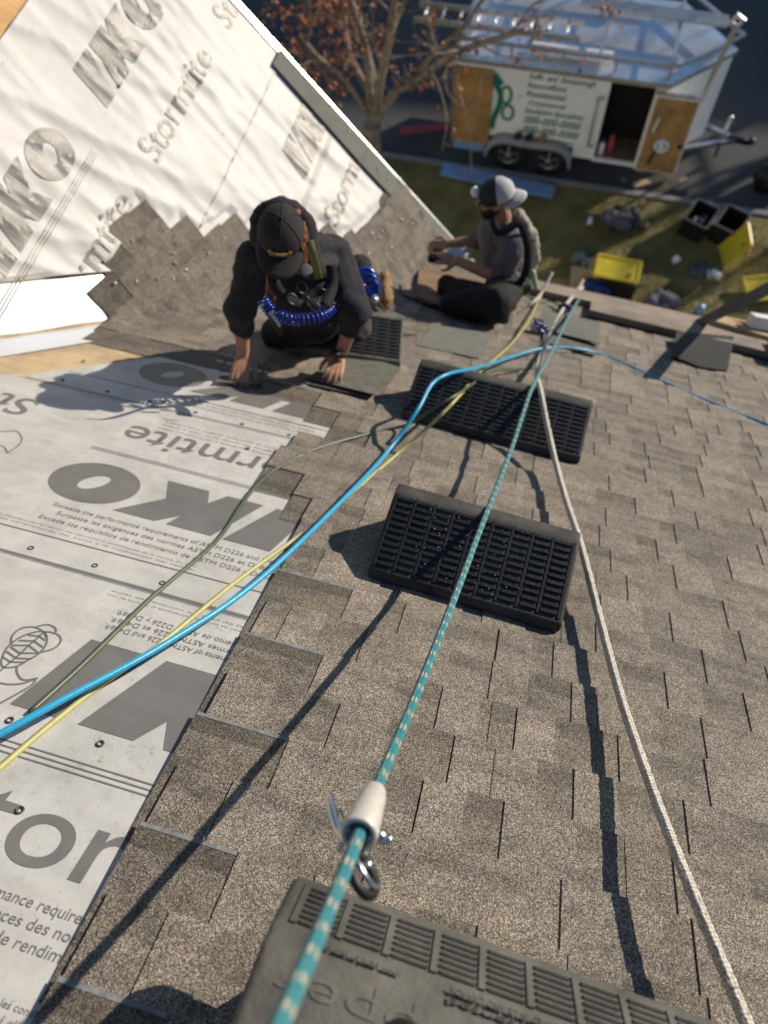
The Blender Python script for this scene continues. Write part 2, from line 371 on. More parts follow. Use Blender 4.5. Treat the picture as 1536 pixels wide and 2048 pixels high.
m_bluesh = M_('pale_blue_film', (.20, .36, .60), .4, .2, .1, 3)
m_pink = M_('faded_red_board', (.36, .06, .075), .6, 0, .15, 5)
m_tarp = M_('black_tar_paper', (.018, .019, .022), .6, 0, .4, 9, .5, 30)
m_orange = M_('orange_cord', (.75, .17, .03), .6, 0, .1, 30)
m_wline = M_('white_release_film', (.70, .71, .73), .5, 0, .1, 60)
m_gun = M_('dark_gunmetal', (.10, .10, .10), .4, .8, .2, 30)
m_glove = M_('black_tool_housing', (.012, .012, .012), .4, 0, .2, 20)

# ------------------------------------------------------------------ ground, street, kerb
def sheet(name, x0, x1, y0, y1, dz, mat, nx=1):
    g = G(); g.add([(x0, y0, gz(x0) + dz), (x1, y0, gz(x1) + dz), (x1, y1, gz(x1) + dz), (x0, y1, gz(x0) + dz)], [(0, 1, 2, 3)]); o = g.obj(name, mat, fixn=False); o['kind'] = 'structure'; return o
sheet('ground', -160, 160, -160, 220, -.10, m_lawn)
sheet('lawn', -40, 40, -30, 11.57, .09, m_lawn)
sheet('street', -60, 60, 11.69, 20.6, -.004, m_road)
kg = G()
for x in np.arange(-18, 18, 1.5):
    kg.add([(x + i, y, gz(x + i) + z) for z in (-.06, .12) for y in (11.57, 11.69) for i in (.004, 1.496)], [(0, 2, 3, 1), (4, 5, 7, 6), (0, 1, 5, 4), (2, 6, 7, 3), (0, 4, 6, 2), (1, 3, 7, 5)])
ko = kg.obj('kerb', m_kerb, bevel=.012); ko['kind'] = 'structure'
kg = G()
for x in np.arange(-24, 36, 1.5):
    kg.add([(x + i, y, gz(x + i) + z) for z in (-.06, .12) for y in (20.6, 20.75) for i in (.004, 1.496)], [(0, 2, 3, 1), (4, 5, 7, 6), (0, 1, 5, 4), (2, 6, 7, 3), (0, 4, 6, 2), (1, 3, 7, 5)])
ko = kg.obj('kerb', m_kerb); ko['kind'] = 'structure'
gg = G()
for i in range(26000):
    x = random.uniform(-3.2, 4.6); y = random.uniform(6.6, 11.55)
    if noise.noise(Vector((x * 1.1, y * 1.1, 3))) < -.25 and random.random() < .6: continue
    a = random.uniform(0, 6.28); h = random.uniform(.025, .07); w = .006; z = gz(x) + .09; l = random.uniform(-.03, .03)
    gg.add([(x - w * math.cos(a), y - w * math.sin(a), z), (x + w * math.cos(a), y + w * math.sin(a), z), (x + l, y + l * math.sin(3 * a), z + h)], [(0, 1, 2)])
tag(gg.obj('grass', m_grass, fixn=False), 'short patchy autumn grass of the front lawn', 'grass', kind='stuff')
lg = G()
for i in range(420):
    x = random.uniform(-3, 4.6); y = random.uniform(7, 11.5); a = random.uniform(0, 6.28); s = random.uniform(.02, .045); z = gz(x) + .10 + random.random() * .03
    c, d = math.cos(a) * s, math.sin(a) * s; lg.add([(x + c, y + d, z), (x - d, y + c, z + .01), (x - c, y - d, z), (x + d, y - c, z + .012)], [(0, 1, 2, 3)])
tag(lg.obj('fallen_leaves', m_leaf, fixn=False), 'dry fallen leaves scattered over the front lawn', 'leaves', kind='stuff')

# ------------------------------------------------------------------ the house being re-roofed
house = thing('house', 'house being reshingled, with two roof slopes meeting in a valley', 'house', (CORNER[0], CORNER[1] - .4, 0))
VL = .541; EX = .1493; EAVE = 5.95
def valley_u(v): return V0[0] + (v - V0[1]) / 1.8
pvq = A(valley_u(-1.6), -1.6) - CORNER; pv, qv = pvq[1], pvq @ QD
g = G(); g.slab([A(u, v, -.03) for u, v in ((valley_u(-1.6), -1.6), (4.4, -1.6), (4.4, EAVE), (valley_u(EAVE), EAVE))], NA, .03); roofA = g.obj('main_roof', m_deck, house)
g = G(); g.slab([B(p, q, -.03) for p, q in ((0, 0), (.03, 0), (.03, qv), (pv, qv))], NB, .03); roofB = g.obj('gable_roof', m_deck, house)
g = G(); r0 = A(valley_u(-1.6), -1.6); r1 = A(4.4, -1.6); bk = np.array([0, -5.2, -3.75]); g.slab([r0 - (0, 0, .03), r1 - (0, 0, .03), r1 + bk, r0 + bk], (0, -.58, .81), .03); g.obj('back_roof', m_start, house)
ze = A(0, EAVE)[2]; ye = A(0, EAVE)[1]
g = G(); g.wbox(CORNER[0] + .2, 4.1, ye - .45, ye - .3, 0 - .2, ze - .2); g.wbox(3.95, 4.1, -3.9, ye - .45, -.2, ze - .25); g.obj('wall', m_wall, house)
g = G(); x0 = CORNER[0]; yb = CORNER[1] - .25
g.slab([(x0 + .1, yb, -.3), (x0 + .1, yb, ze - .2), (x0 - 3.9, yb, ze + 3.9), (x0 - 7.9, yb, ze - .2), (x0 - 7.9, yb, -.3)], (0, -1, 0), .15); g.obj('gable_wall', m_wall, house)
g = G(); g.slab([A(u, EAVE + .004, h) for u, h in ((valley_u(EAVE), -.03), (4.4, -.03), (4.4, -.19), (valley_u(EAVE), -.19))], VD, .02); g.obj('fascia_board', m_wall, house)
g = G(); g.slab([A(u, v, .0185) for u, v in ((valley_u(EAVE) + .25, EAVE - .035), (4.4, EAVE - .035), (4.4, EAVE + .012), (valley_u(EAVE) + .25, EAVE + .012))], NA, .003)
g.slab([A(u, EAVE + .028, h) for u, h in ((valley_u(EAVE) + .25, .0215), (4.4, .0215), (4.4, -.06), (valley_u(EAVE) + .25, -.06))], VD, .003); g.obj('drip_edge', m_drip, house)
g = G(); g.slab([B(.0455, q, h) for q, h in ((0, .016), (qv, .016), (qv, -.06), (0, -.06))], YD, .003)
g.slab([B(p, q, .014) for p, q in ((.0, 0.02), (.048, .02), (.048, qv), (.0, qv))], NB, .002); g.obj('rake_drip_edge', m_drip, house)
g = G(); g.slab([B(.012, q, h) for q, h in ((-.1, -.031), (qv, -.031), (qv, -.2), (-.1, -.2))], YD, .018); g.obj('rake_board', m_wall, house)

# valley metal
g = G()
ts = np.linspace(-2.2, .25, 12)
def fl(t, d):
    q = V0 + t * TH + d * PH; h = .0045 + .0012 * noise.noise(Vector((t * 4, d * 9, 0)))
    if d <= 0: return A(q[0], q[1], h)
    return PV + t * T3 + d * BP + NB * h + NA * 0
ds = [-.19, -.12, -.05, 0, .06, .14, .2, .243]
g.add([fl(t, d) for t in ts for d in ds], [(i * 8 + j, i * 8 + j + 1, (i + 1) * 8 + j + 1, (i + 1) * 8 + j) for i in range(11) for j in range(7)])
g.obj('valley_flashing', m_flash, house, fixn=True)

# underlayment on the main slope
def polyA(pts, h, th, name, mat, parent=roofA):
    g = G(); g.slab([A(u, v, h) for u, v in pts], NA, th); return g.obj(name, mat, parent)
vo = lambda v: valley_u(v) + .30     # keeps clear of the valley metal
polyA([(vo(-1.2), -1.2), (-.2, -1.2), (-.2, 1.51), (vo(1.51), 1.51)], .0005, .0015, 'underlayment_sheet', m_sheet)
polyA([(vo(1.50), 1.50), (-.2, 1.50), (-.2, 2.615), (-1.93, 2.555), (-2.03, 2.51)], .0025, .0012, 'underlayment_sheet', m_sheet)
polyA([(-1.93, 2.545), (-.3, 2.60), (-.3, 3.5), (-1.25, 3.5), (-1.55, 3.08), (-1.83, 2.70)], .0042, .0010, 'underlayment_sheet', m_sheet)
m_band = m_print
polyA([(-1.65, 1.503), (-.3, 1.503), (-.3, 1.517), (-1.65, 1.512)], .0042, .0006, 'printed_edge_line', m_print)
polyA([(-1.65, 1.612), (-.3, 1.628), (-.3, 1.633), (-1.65, 1.617)], .0042, .0006, 'printed_edge_line', m_print)
polyA([(-1.9, 2.553), (-.4, 2.604), (-.4, 2.610), (-1.9, 2.558)], .0057, .0006, 'printed_edge_line', m_print)
polyA([(-1.8, 2.70), (-.5, 2.735), (-.5, 2.738), (-1.8, 2.703)], .0057, .0006, 'printed_edge_line', m_print)
for dv in (0, .014, .028):
    polyA([(-1.2, .905 + dv), (-.3, .905 + dv), (-.3, .909 + dv), (-1.2, .909 + dv)], .0025, .0006, 'printed_edge_line', m_print)
    polyA([(-1.37, 2.150 + dv * .6), (-.3, 2.150 + dv * .6), (-.3, 2.153 + dv * .6), (-1.37, 2.153 + dv * .6)], .0042, .0006, 'printed_edge_line', m_printL)

# ---- printing
IK = [[(0, 0), (.46, 0), (.85, 1), (.2, 1)],
      [(.657, 0), (1.19, 0), (1.363, .30), (1.473, 0), (2.098, 0), (1.91, .44), (2.388, 1), (1.80, 1), (1.547, .727), (1.633, 1), (1.01, 1)]]
def logo2d():
    g = G()
    for p in IK: g.add([(x, y, 0) for x, y in p], [tuple(range(len(p)))])
    N = 44; o = []; i_ = []
    for k in range(N):
        a = 2 * math.pi * k / N; o.append((2.935 + .62 * math.cos(a), .5 + .52 * math.sin(a), 0))
        x, y = .14 * math.cos(a), .235 * math.sin(a); c, s = math.cos(-.55), math.sin(-.55); i_.append((2.945 + x * c - y * s, .5 + x * s + y * c, 0))
    g.add(o + i_, [(k, (k + 1) % N, N + (k + 1) % N, N + k) for k in range(N)]); me = g.mesh('logo'); return me
def text2d(s, bold=0.):
    cu = bpy.data.curves.new('t', 'FONT'); cu.body = s; cu.size = 1.; cu.offset = bold; cu.resolution_u = 3 if len(s) > 9 else 8; o = bpy.data.objects.new('t', cu); COL.objects.link(o)
    bpy.context.view_layer.update(); me = evald(o); bpy.data.objects.remove(o); me.materials.clear(); return me
def place2d(me, name, fn, mat, parent, width=None, sx=1., sy=1., cut=None, keep=None, ok=None):
    """lay flat artwork on a surface: fn(x,y)->3D point"""
    bm = bmesh.new(); bm.from_mesh(me)
    if width:
        xs = [v.co.x for v in bm.verts]; sx = width / max(1e-6, max(xs) - min(xs)); x0 = min(xs)
        for v in bm.verts: v.co.x -= x0
    for v in bm.verts: v.co.x *= sx; v.co.y *= sy; v.co.z = 0
    if cut:
        for ax in (0, 1):
            lo = min(v.co[ax] for v in bm.verts); hi = max(v.co[ax] for v in bm.verts); k = lo + cut
            while k < hi:
                co = Vector((k, 0, 0)) if ax == 0 else Vector((0, k, 0)); no = Vector((1, 0, 0)) if ax == 0 else Vector((0, 1, 0))
                bmesh.ops.bisect_plane(bm, geom=bm.verts[:] + bm.edges[:] + bm.faces[:], plane_co=co, plane_no=no); k += cut
    if ok: bmesh.ops.delete(bm, geom=[f for f in bm.faces if not ok(*f.calc_center_median()[:2])], context='FACES')
    for v in bm.verts: v.co = Vector(fn(v.co.x, v.co.y))
    if keep: bmesh.ops.bisect_plane(bm, geom=bm.verts[:] + bm.edges[:] + bm.faces[:], plane_co=Vector(keep[0]), plane_no=Vector(keep[1]), clear_outer=True)
    m2 = bpy.data.meshes.new(name); bm.to_mesh(m2); bm.free(); return link(name, m2, mat, parent)
LOGO = logo2d()
def onA(u0, v0, s, h): return lambda x, y: A(u0 + s * x, v0 + s * y, h)
H1, H2, H3 = .0030, .0047, .0062
T_ST = text2d('Stormtite', .006)
LINES = ['Exceeds the performance requirements of ASTM D226 and D4869.', 'Surpasse les exigences des normes ASTM D226 et D4869.', 'Excede los requisitos de rendimiento de ASTM D226 y D4869.']
TL = [text2d(s) for s in LINES]
TS = [text2d(s) for s in ('Nuances peuvent varier selon les conditions climatiques et la pente du toit.', 'segun las condiciones del clima y la inclinacion del techo.')]
def text_h(me, h): return h / .72
place2d(LOGO, 'printed_logo', onA(-.893, 1.025, 1, H1), m_print, roofA, sx=.255, sy=.253)
place2d(LOGO, 'printed_logo', onA(-2.05, 1.025, 1, H1), m_print, roofA, sx=.255, sy=.253)
place2d(T_ST, 'printed_name', onA(-.905, .70, 1, H1), m_print, roofA, width=1.0, sy=.235)
for k, (t, w) in enumerate(zip(TL, (.80, .74, .80))):
    place2d(t, 'printed_line', onA(-.875 + (.0, .02, -.005)[k], .632 - k * .034, 1, H1), m_print, roofA, width=w, sy=.031)
    place2d(t, 'printed_line', onA(-.16, 1.345 + k * .030, -1, H1), m_print, roofA, width=.68, sy=.027)
    place2d(t, 'printed_line', onA(-1.27 + (.0, .035, .0)[k], 1.768 - k * .038, 1, H2), m_print, roofA, width=w * .98, sy=.029)
    place2d(t, 'printed_line', onA(-.62, 2.425 + k * .030, -1, H2), m_printL, roofA, width=.62, sy=.024)
    place2d(t, 'printed_line', onA(-1.30, 2.72 - k * .032, 1, H3), m_printL, roofA, width=.62, sy=.024)
for k, t in enumerate(TS):
    place2d(t, 'printed_line', onA(-1.45, 1.660 - k * .018, 1, H2), m_printL, roofA, width=.72, sy=.014)
    place2d(t, 'printed_line', onA(-.30, 1.455 + k * .018, -1, H1), m_printL, roofA, width=.60, sy=.013)
    place2d(t, 'printed_line', onA(-.75, .48 - k * .022, 1, H1), m_print, roofA, width=.55, sy=.018)
place2d(LOGO, 'printed_logo', onA(-.512, 2.072, -1, H2), m_print, roofA, sx=.245, sy=.245)
place2d(T_ST, 'printed_name', onA(-.50, 2.388, -1, H2), m_print, roofA, width=.83, sy=.21)
place2d(T_ST, 'printed_name', onA(-1.715, 2.388, -1, H2), m_print, roofA, width=.83, sy=.21)
place2d(LOGO, 'printed_logo', onA(-.70, 3.035, -1, H3), m_print, roofA, sx=.245, sy=.245)
def ribbon(pts, w, name, mat, parent, h=H1, closed=False):
    uv = [uvA(x, y) for x, y in pts]; uv = [q[:2] for q in spline([(a, b, 0) for a, b in uv], 4)]; g = G(); n = len(uv); vs = []
    for i in range(n):
        d = nrm(uv[min(i + 1, n - 1)] - uv[max(i - 1, 0)]); p = np.array([-d[1], d[0]]) * w / 2; vs += [A(*(uv[i] + p), h), A(*(uv[i] - p), h)]
    g.add(vs, [(2 * i, 2 * i + 1, 2 * i + 3, 2 * i + 2) for i in range(n - 1)]); return g.obj(name, mat, parent, fixn=False)
def cz(L): return [(x / 5.12, 1180 + y / 5.12) for x, y in L]
EMB = [[(10, 740), (60, 620), (150, 530), (270, 465), (430, 430), (480, 490), (470, 570), (400, 660), (280, 730), (170, 790), (40, 800), (10, 740)], [(0, 840), (110, 745), (210, 660), (295, 575), (350, 530), (440, 450)],
       [(115, 560), (125, 480), (200, 410), (310, 385), (400, 405), (460, 450), (478, 500)], [(370, 385), (480, 362), (560, 390), (575, 440)], [(440, 435), (520, 440), (600, 470), (625, 520), (590, 580), (520, 620), (420, 645)],
       [(175, 790), (175, 850), (215, 915), (280, 930), (390, 910)], [(0, 960), (100, 975), (230, 965), (360, 925), (300, 1000), (0, 1170)],
       [(120, 575), (295, 575)], [(295, 575), (400, 655)], [(195, 525), (350, 530)], [(350, 530), (440, 595)], [(290, 470), (400, 480)], [(400, 480), (465, 525)], [(110, 590), (210, 660)], [(210, 655), (390, 655)], [(65, 635), (165, 705)], [(165, 705), (320, 715)], [(25, 690), (110, 745)], [(110, 745), (260, 750)]]
for L in EMB: ribbon(cz(L), .0052, 'printed_emblem_line', m_print, roofA)
for L in ([(-20, 866), (12, 865), (34, 865), (44, 880), (36, 894), (15, 908)], [(15, 908), (10, 898), (0, 893), (-20, 892)]): ribbon(L, .005, 'printed_emblem_line', m_print, roofA, H2)
# cap nails
g = G(); g.ring((0, 0, .0006), (0, 0, 1), .0072, .0019, 18, 6); capm = g.mesh('cap_nail'); capm.materials.append(m_nailh)
for x, y in ((190, 1131), (325, 1166), (461, 1205), (201, 1487), (62, 1096), (167, 722), (328, 803), (495, 897), (300, 803), (391, 825), (484, 848), (578, 870), (125, 760), (215, 783), (640, 890), (20, 1440), (40, 1620)):
    P = pA(x, y, .006 if y < 900 else .0045); link('cap_nail', capm, None, roofA, True, frame(P, XA, VD, NA))

UL = {-6: -.44, -5: -.46, -4: -.44, -3: -.46, -2: -.45, -1: -.46, 0: -.455, 1: -.472, 2: -.463, 3: -.488, 4: -.470, 5: -.492, 6: -.478, 7: -.502, 8: -.497, 9: -.515, 10: -.525, 11: -.60, 12: -.756, 13: -.735, 14: -.455, 15: -.63, 16: -.76, 17: -1.05,
      18: -1.955, 19: -1.975, 20: -2.13, 21: -2.29, 22: -2.28, 23: -2.09, 24: -1.945, 25: -1.93, 26: -1.80, 27: -1.70, 28: -1.60, 29: -1.50, 30: -1.36, 31: -1.31, 32: -1.30, 33: -1.28, 34: -1.30, 35: -1.35}
def covered(p, q, m=.02):
    P = B(p, q) - PV; t = P @ T3; d = P @ BP - (2 * FT - FR * FOLD); uv = V0 + t * TH + d * PH; k = int(math.floor((uv[1] - VL) / EX))
    if k < 18: return d < .25
    return uv[0] > UL.get(min(k, 35), -1.3) - m
# ---- gable slope: wrinkled underlayment
def wr(p, q):
    a = 1 - abs(noise.noise(Vector((p * 4.8 + q * 1.5, q * .7, 1.7)))) * 2.2; b = 1 - abs(noise.noise(Vector((p * 9 - q * 1.6, q * 1.1, 6.1)))) * 2.4
    c = noise.noise(Vector((p * 1.5, q * 1.5, 9)))
    if covered(p, q, .05): return 0.
    return max(0, .007 + .016 * max(0, a) ** 2 + .008 * max(0, b) ** 2 + .009 * c) * min(1, max(.0, (-p - .14) / .16))
def gridB(name, p0, p1, q0f, q1, h, step=.024):
    np_ = int((p1 - p0) / step); g = G(); vs = []; nq = 52
    for i in range(np_ + 1):
        p = p0 + (p1 - p0) * i / np_; q0 = q0f(p)
        for j in range(nq + 1):
            q = q0 + (q1 - q0) * j / nq; vs.append(B(p, q, h + wr(p, q)))
    g.add(vs, [(i * (nq + 1) + j, (i + 1) * (nq + 1) + j, (i + 1) * (nq + 1) + j + 1, i * (nq + 1) + j + 1) for i in range(np_) for j in range(nq)])
    return g.obj(name, m_sheetB, roofB, True, fixn=True)
def bval(p):   # lower edge: just above the valley metal
    return max(.3, 0 + (-p) * (qv / -pv) + .36)
gridB('underlayment_sheet', -3.4, .028, lambda p: min(2.17, bval(p)), 2.19, .002)
gridB('underlayment_sheet', -4.2, .028, lambda p: min(3.19, max(2.08, bval(p))), 3.215, .006)
gridB('underlayment_sheet', -5.2, .028, lambda p: min(3.9, max(3.18, bval(p))), 3.28, .011)
g = G(); g.slab([B(p, q, .0006) for p, q in ((-5.5, 3.25), (.02, 3.25), (.02, 4.9), (-5.5, 4.9))], NB, .003); g.obj('sheathing_panel', m_osb, roofB)
def okB(p0, q0): return lambda x, y: not covered(p0 + x, q0 + y, -.02) and q0 + y > bval(p0 + x) + .01
def onB(p0, q0, h): return lambda x, y: B(p0 + x, q0 + y, h + .0035 + wr(p0 + x, q0 + y))
KB = (B(.025, 0), (0, 1, 0))
for p0 in (-2.40, -1.255, -.11): place2d(LOGO, 'printed_logo', onB(p0, 2.765, .006), m_printB, roofB, ok=okB(p0, 2.765), sx=.235, sy=.215, cut=.024, keep=KB)
for p0 in (-2.48, -1.33, -.19): place2d(T_ST, 'printed_name', onB(p0, 2.43, .006), m_printB, roofB, ok=okB(p0, 2.43), width=.86, sy=.20, cut=.024, keep=KB)
place2d(LOGO, 'printed_logo', onB(-.64, 1.63, .002), m_printB, roofB, ok=okB(-.64, 1.63), sx=.235, sy=.215, cut=.024, keep=KB)
place2d(LOGO, 'printed_logo', onB(-1.79, 1.63, .002), m_printB, roofB, ok=okB(-1.79, 1.63), sx=.235, sy=.215, cut=.024, keep=KB)
place2d(T_ST, 'printed_name', onB(-.74, 1.29, .002), m_printB, roofB, ok=okB(-.74, 1.29), width=.86, sy=.20, cut=.024, keep=KB)
for q0, pr in ((2.70, (-4, -1.5)), (1.56, (-3, .02))):
    for d in (0, .014, .028):
        g = G(); ps = np.arange(pr[0], pr[1], .025); hh = .006 if q0 > 2 else .002
        g.add([B(p, q0 + d + e, hh + .003 + wr(p, q0 + d + e)) for p in ps for e in (0, .0035)], [(2 * i, 2 * i + 1, 2 * i + 3, 2 * i + 2) for i in range(len(ps) - 1)]); g.obj('printed_edge_line', m_printB, roofB, fixn=False)
for q0, hh in ((2.195, .002), (2.085, .006), (3.218, .006)):
    g = G(); ps = np.arange(-4, .02, .025); g.add([B(p, q0 + e, hh + .0035 + wr(p, q0)) for p in ps for e in (0, .006)], [(2 * i, 2 * i + 1, 2 * i + 3, 2 * i + 2) for i in range(len(ps) - 1)]); g.obj('printed_edge_line', m_printB, roofB, fixn=False)

# starter strip along the rake
starts = [(-.03, .62), (.62, 1.30), (1.30, 2.125)]
for q0, q1 in starts:
    g = G(); g.slab([B(p, q, .021) for p, q in ((-.155, q0 + .003), (.022, q0 + .003), (.022, q1), (-.155 + .03 * (q1 > 2), q1))], NB, .005); g.obj('starter_strip', m_start, roofB)

# ------------------------------------------------------------------ shingles
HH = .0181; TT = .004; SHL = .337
def zb(s): return HH * (1 - s / SHL)
def shingle_geo(fn, L, tabs, dx=None, dark=0., rnd=random, tk=1.):
    g = G()
    def slab(x0, x1, s0, s1, a, b, t):
        n = max(1, int(math.ceil((x1 - x0) / dx))) if dx else 1
        ns = 3 if (dx and s1 - s0 > .1) else 1
        xs = np.linspace(x0, x1, n + 1); ss = np.linspace(s0, s1, ns + 1); W_ = ns + 1
        vs = [fn(x, -s, zb(s) + z) for z in (b, a) for x in xs for s in ss]; o = (n + 1) * W_
        top = [(i * W_ + j, i * W_ + j + 1, (i + 1) * W_ + j + 1, (i + 1) * W_ + j) for i in range(n) for j in range(ns)]
        bot = [tuple(o + q for q in reversed(f)) for f in top]; side = []
        for i in range(n): side += [(i * W_, (i + 1) * W_, o + (i + 1) * W_, o + i * W_), (i * W_ + ns, o + i * W_ + ns, o + (i + 1) * W_ + ns, (i + 1) * W_ + ns)]
        for j in range(ns): side += [(j, o + j, o + j + 1, j + 1), (n * W_ + j, n * W_ + j + 1, o + n * W_ + j + 1, o + n * W_ + j)]
        g.add(vs, top + bot + side, t)
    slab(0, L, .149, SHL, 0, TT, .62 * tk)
    x = 0.
    def gap(x0, x1):
        if x1 - x0 < .004: return
        if dark and x0 < .01:
            slab(x0, x1, .0, .052, 0, TT, .44); slab(x0, x1, .052, .149, 0, TT, .70); return
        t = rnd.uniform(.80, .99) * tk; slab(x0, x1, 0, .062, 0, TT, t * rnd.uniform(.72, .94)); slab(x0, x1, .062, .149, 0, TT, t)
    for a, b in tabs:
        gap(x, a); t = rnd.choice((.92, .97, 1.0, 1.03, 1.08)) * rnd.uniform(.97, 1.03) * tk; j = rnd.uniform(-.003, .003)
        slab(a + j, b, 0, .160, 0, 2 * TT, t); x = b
    gap(x, L)
    return g
def mktabs(L, x=0., first=None):
    tabs = []; x = first if first is not None else random.choice((0., 0., random.uniform(.05, .14)))
    while x < L - .04:
        w = random.choice((.10, .13, .16, .20, .24)); tabs.append((x, min(L, x + w))); x += w + random.choice((.06, .09, .12, .16))
    return tabs
variants = []
for i in range(14):
    me = shingle_geo(lambda x, y, z: (x, y, z), 1.0, mktabs(1.0)).mesh('shingle'); me.materials.append(m_sh); variants.append(me)
rakeY = CORNER[1] + .024
def bent_shingle(u0, v, L, tabs, k):
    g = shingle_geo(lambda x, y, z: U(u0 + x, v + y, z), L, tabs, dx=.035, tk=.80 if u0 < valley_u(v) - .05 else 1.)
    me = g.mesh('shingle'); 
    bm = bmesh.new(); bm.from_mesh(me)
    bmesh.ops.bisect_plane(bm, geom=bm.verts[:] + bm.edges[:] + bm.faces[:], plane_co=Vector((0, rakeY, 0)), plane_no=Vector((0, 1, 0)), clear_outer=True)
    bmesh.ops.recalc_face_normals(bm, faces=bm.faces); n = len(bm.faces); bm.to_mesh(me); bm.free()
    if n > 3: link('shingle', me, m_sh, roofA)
FIRSTL = [.34, .86, .52, 1.0, .68, .46, .94]
for k in range(-6, 36):
    v = VL + EX * (k + 1); u = UL[k]; first = True; ur = 4.0 if k > 30 else 3.0
    tooth = k in (1, 3, 5, 7, -1)
    while u < ur:
        L = FIRSTL[k % 7] if first else 1.0
        if tooth and first: L = max(L, .68)
        q = np.array([u, v]) - V0; q2 = np.array([u, v - SHL]) - V0
        bent = max(q @ PH, q2 @ PH) > -FT - .02
        if bent:
            bent_shingle(u, v, L, mktabs(L), k)
        elif tooth and first:
            tx = -.262 - u
            me = shingle_geo(lambda x, y, z: (x, y, z), L, mktabs(L, first=tx), dark=1).mesh('shingle'); me.materials.append(m_sh)
            link('shingle', me, None, roofA, False, frame(A(u, v), XA, VD, NA))
            g = G(); g.slab([A(u + a, v - s, zb(s) + TT + .0003) for a, s in ((.002, .0105), (tx - .003, .0105), (tx - .003, .001), (.002, .001))], NA, .0007); g.obj('sealant_strip', m_strip, roofA)
        elif L == 1.0:
            link('shingle', random.choice(variants), None, roofA, False, frame(A(u, v, 0), XA, VD, NA))
        else:
            me = shingle_geo(lambda x, y, z: (x, y, z), L, mktabs(L)).mesh('shingle'); me.materials.append(m_sh)
            link('shingle', me, None, roofA, False, frame(A(u, v), XA, VD, NA))
        u += L + .0025; first = False
# white film dashes on the exposed head of the last course
for vv, us in ((3.165, np.arange(-1.32, -.80, .048)), (3.06, np.arange(-1.30, -1.05, .06))):
    for u in us:
        s = .3365 + 3.040 - vv; g = G(); g.slab([A(u + a, vv + b, zb(s) + TT + .0004) for a, b in ((0, -.006), (.032, -.006), (.032, .006), (0, .006))], NA, .0006); g.obj('film_dash', m_wline, roofA)
# loose nails on the gable side, their glint put into a bright colour
g = G(); g.tube([(0, 0, 0), (0, 0, .0025)], [.0085, .0070], 10); g.tube([(0, 0, .0025), (.0, 0.004, .012)], [.0025, .0015], 6); nm = g.mesh('roofing_nail'); nm.materials.append(m_nail)
NAILS = [(605, 140), (632, 172), (660, 210), (698, 262), (756, 337), (264, 482), (347, 507), (350, 525), (373, 540), (347, 556), (273, 562), (230, 566), (448, 477), (418, 506), (433, 540), (315, 557), (781, 484), (765, 462), (783, 495), (803, 512), (738, 507), (772, 509), (804, 440), (826, 447), (800, 355), (776, 356), (820, 395), (766, 548), (783, 523), (848, 535), (745, 466), (760, 475), (243, 168)]
for x, y in NAILS:
    on_b = True; P = pB(x, y, .034); a = random.uniform(0, 6.28); tl = nrm(NB + .25 * np.array([math.cos(a), math.sin(a), .2])); xa = nrm(np.cross(YD, tl)); link('roofing_nail', nm, None, roofB, True, frame(P, xa, np.cross(tl, xa), tl))

# ------------------------------------------------------------------ foam roof pads
PL = .60; PROF = [(0, 0), (0, .036), (.238, .186), (.282, .194), (.372, .02), (.372, 0)]
PROFN = [(0, -.03), (0, .026), (.115, .084), (.150, .094), (.40, .076), (.45, .05), (.45, -.03)]
def pad_mesh(PROF=PROF, PL=PL, bv=.014):
    g = G(); n = len(PROF); L = PL / 2
    g.add([(-L + .0, y, z) for y, z in PROF] + [(L, y, z) for y, z in PROF], [tuple(range(n)), tuple(reversed(range(n, 2 * n)))] + [(i, i + n, (i + 1) % n + n, (i + 1) % n) for i in range(n)])
    me = g.mesh('foam_body'); bm = bmesh.new(); bm.from_mesh(me)
    bmesh.ops.bevel(bm, geom=bm.edges[:], offset=bv, segments=4, profile=.55, affect='EDGES', clamp_overlap=True); bmesh.ops.recalc_face_normals(bm, faces=bm.faces); bm.to_mesh(me); bm.free()
    return me
def tread_geo(a=(0, .012, .043), b=(0, .228, .179), nr=11, nc=9, PL=.60, k=1.):
    g = G(); a = np.array(a); b = np.array(b); d = nrm(b - a); Lf = np.linalg.norm(b - a); nn = np.array([0, -d[2], d[1]]); X = np.array([1., 0, 0])
    W2 = PL / 2 - .015; cw = 2 * W2 / nc
    for c in range(nc):
        cx = -W2 + cw * (c + .5)
        for r in range(nr):
            q = a + d * (Lf * (r + .5) / nr); g.box(q + X * cx + nn * .0030 * k, X, d, nn, cw * .38, Lf / nr * .16, .0042 * k); g.box(q + X * cx + nn * .001 + d * Lf / nr * .27, X, d, nn, cw * .36, Lf / nr * .07, .0032 * k)
    for c in range(nc + 1):
        cx = -W2 + cw * c; g.box((a + b) / 2 + X * cx + nn * .001, X, d, nn, .0045, Lf / 2, .003 * k)
    return g
padme = pad_mesh(); treadme = tread_geo().mesh('tread'); padl = pad_mesh(PROF, .80); treadl = tread_geo(nc=12, PL=.80).mesh('tread'); padn = pad_mesh(PROFN, .69, .026); treadn = tread_geo((0, .022, .038), (0, .108, .0815), 7, 9, .66, .55).mesh('tread')
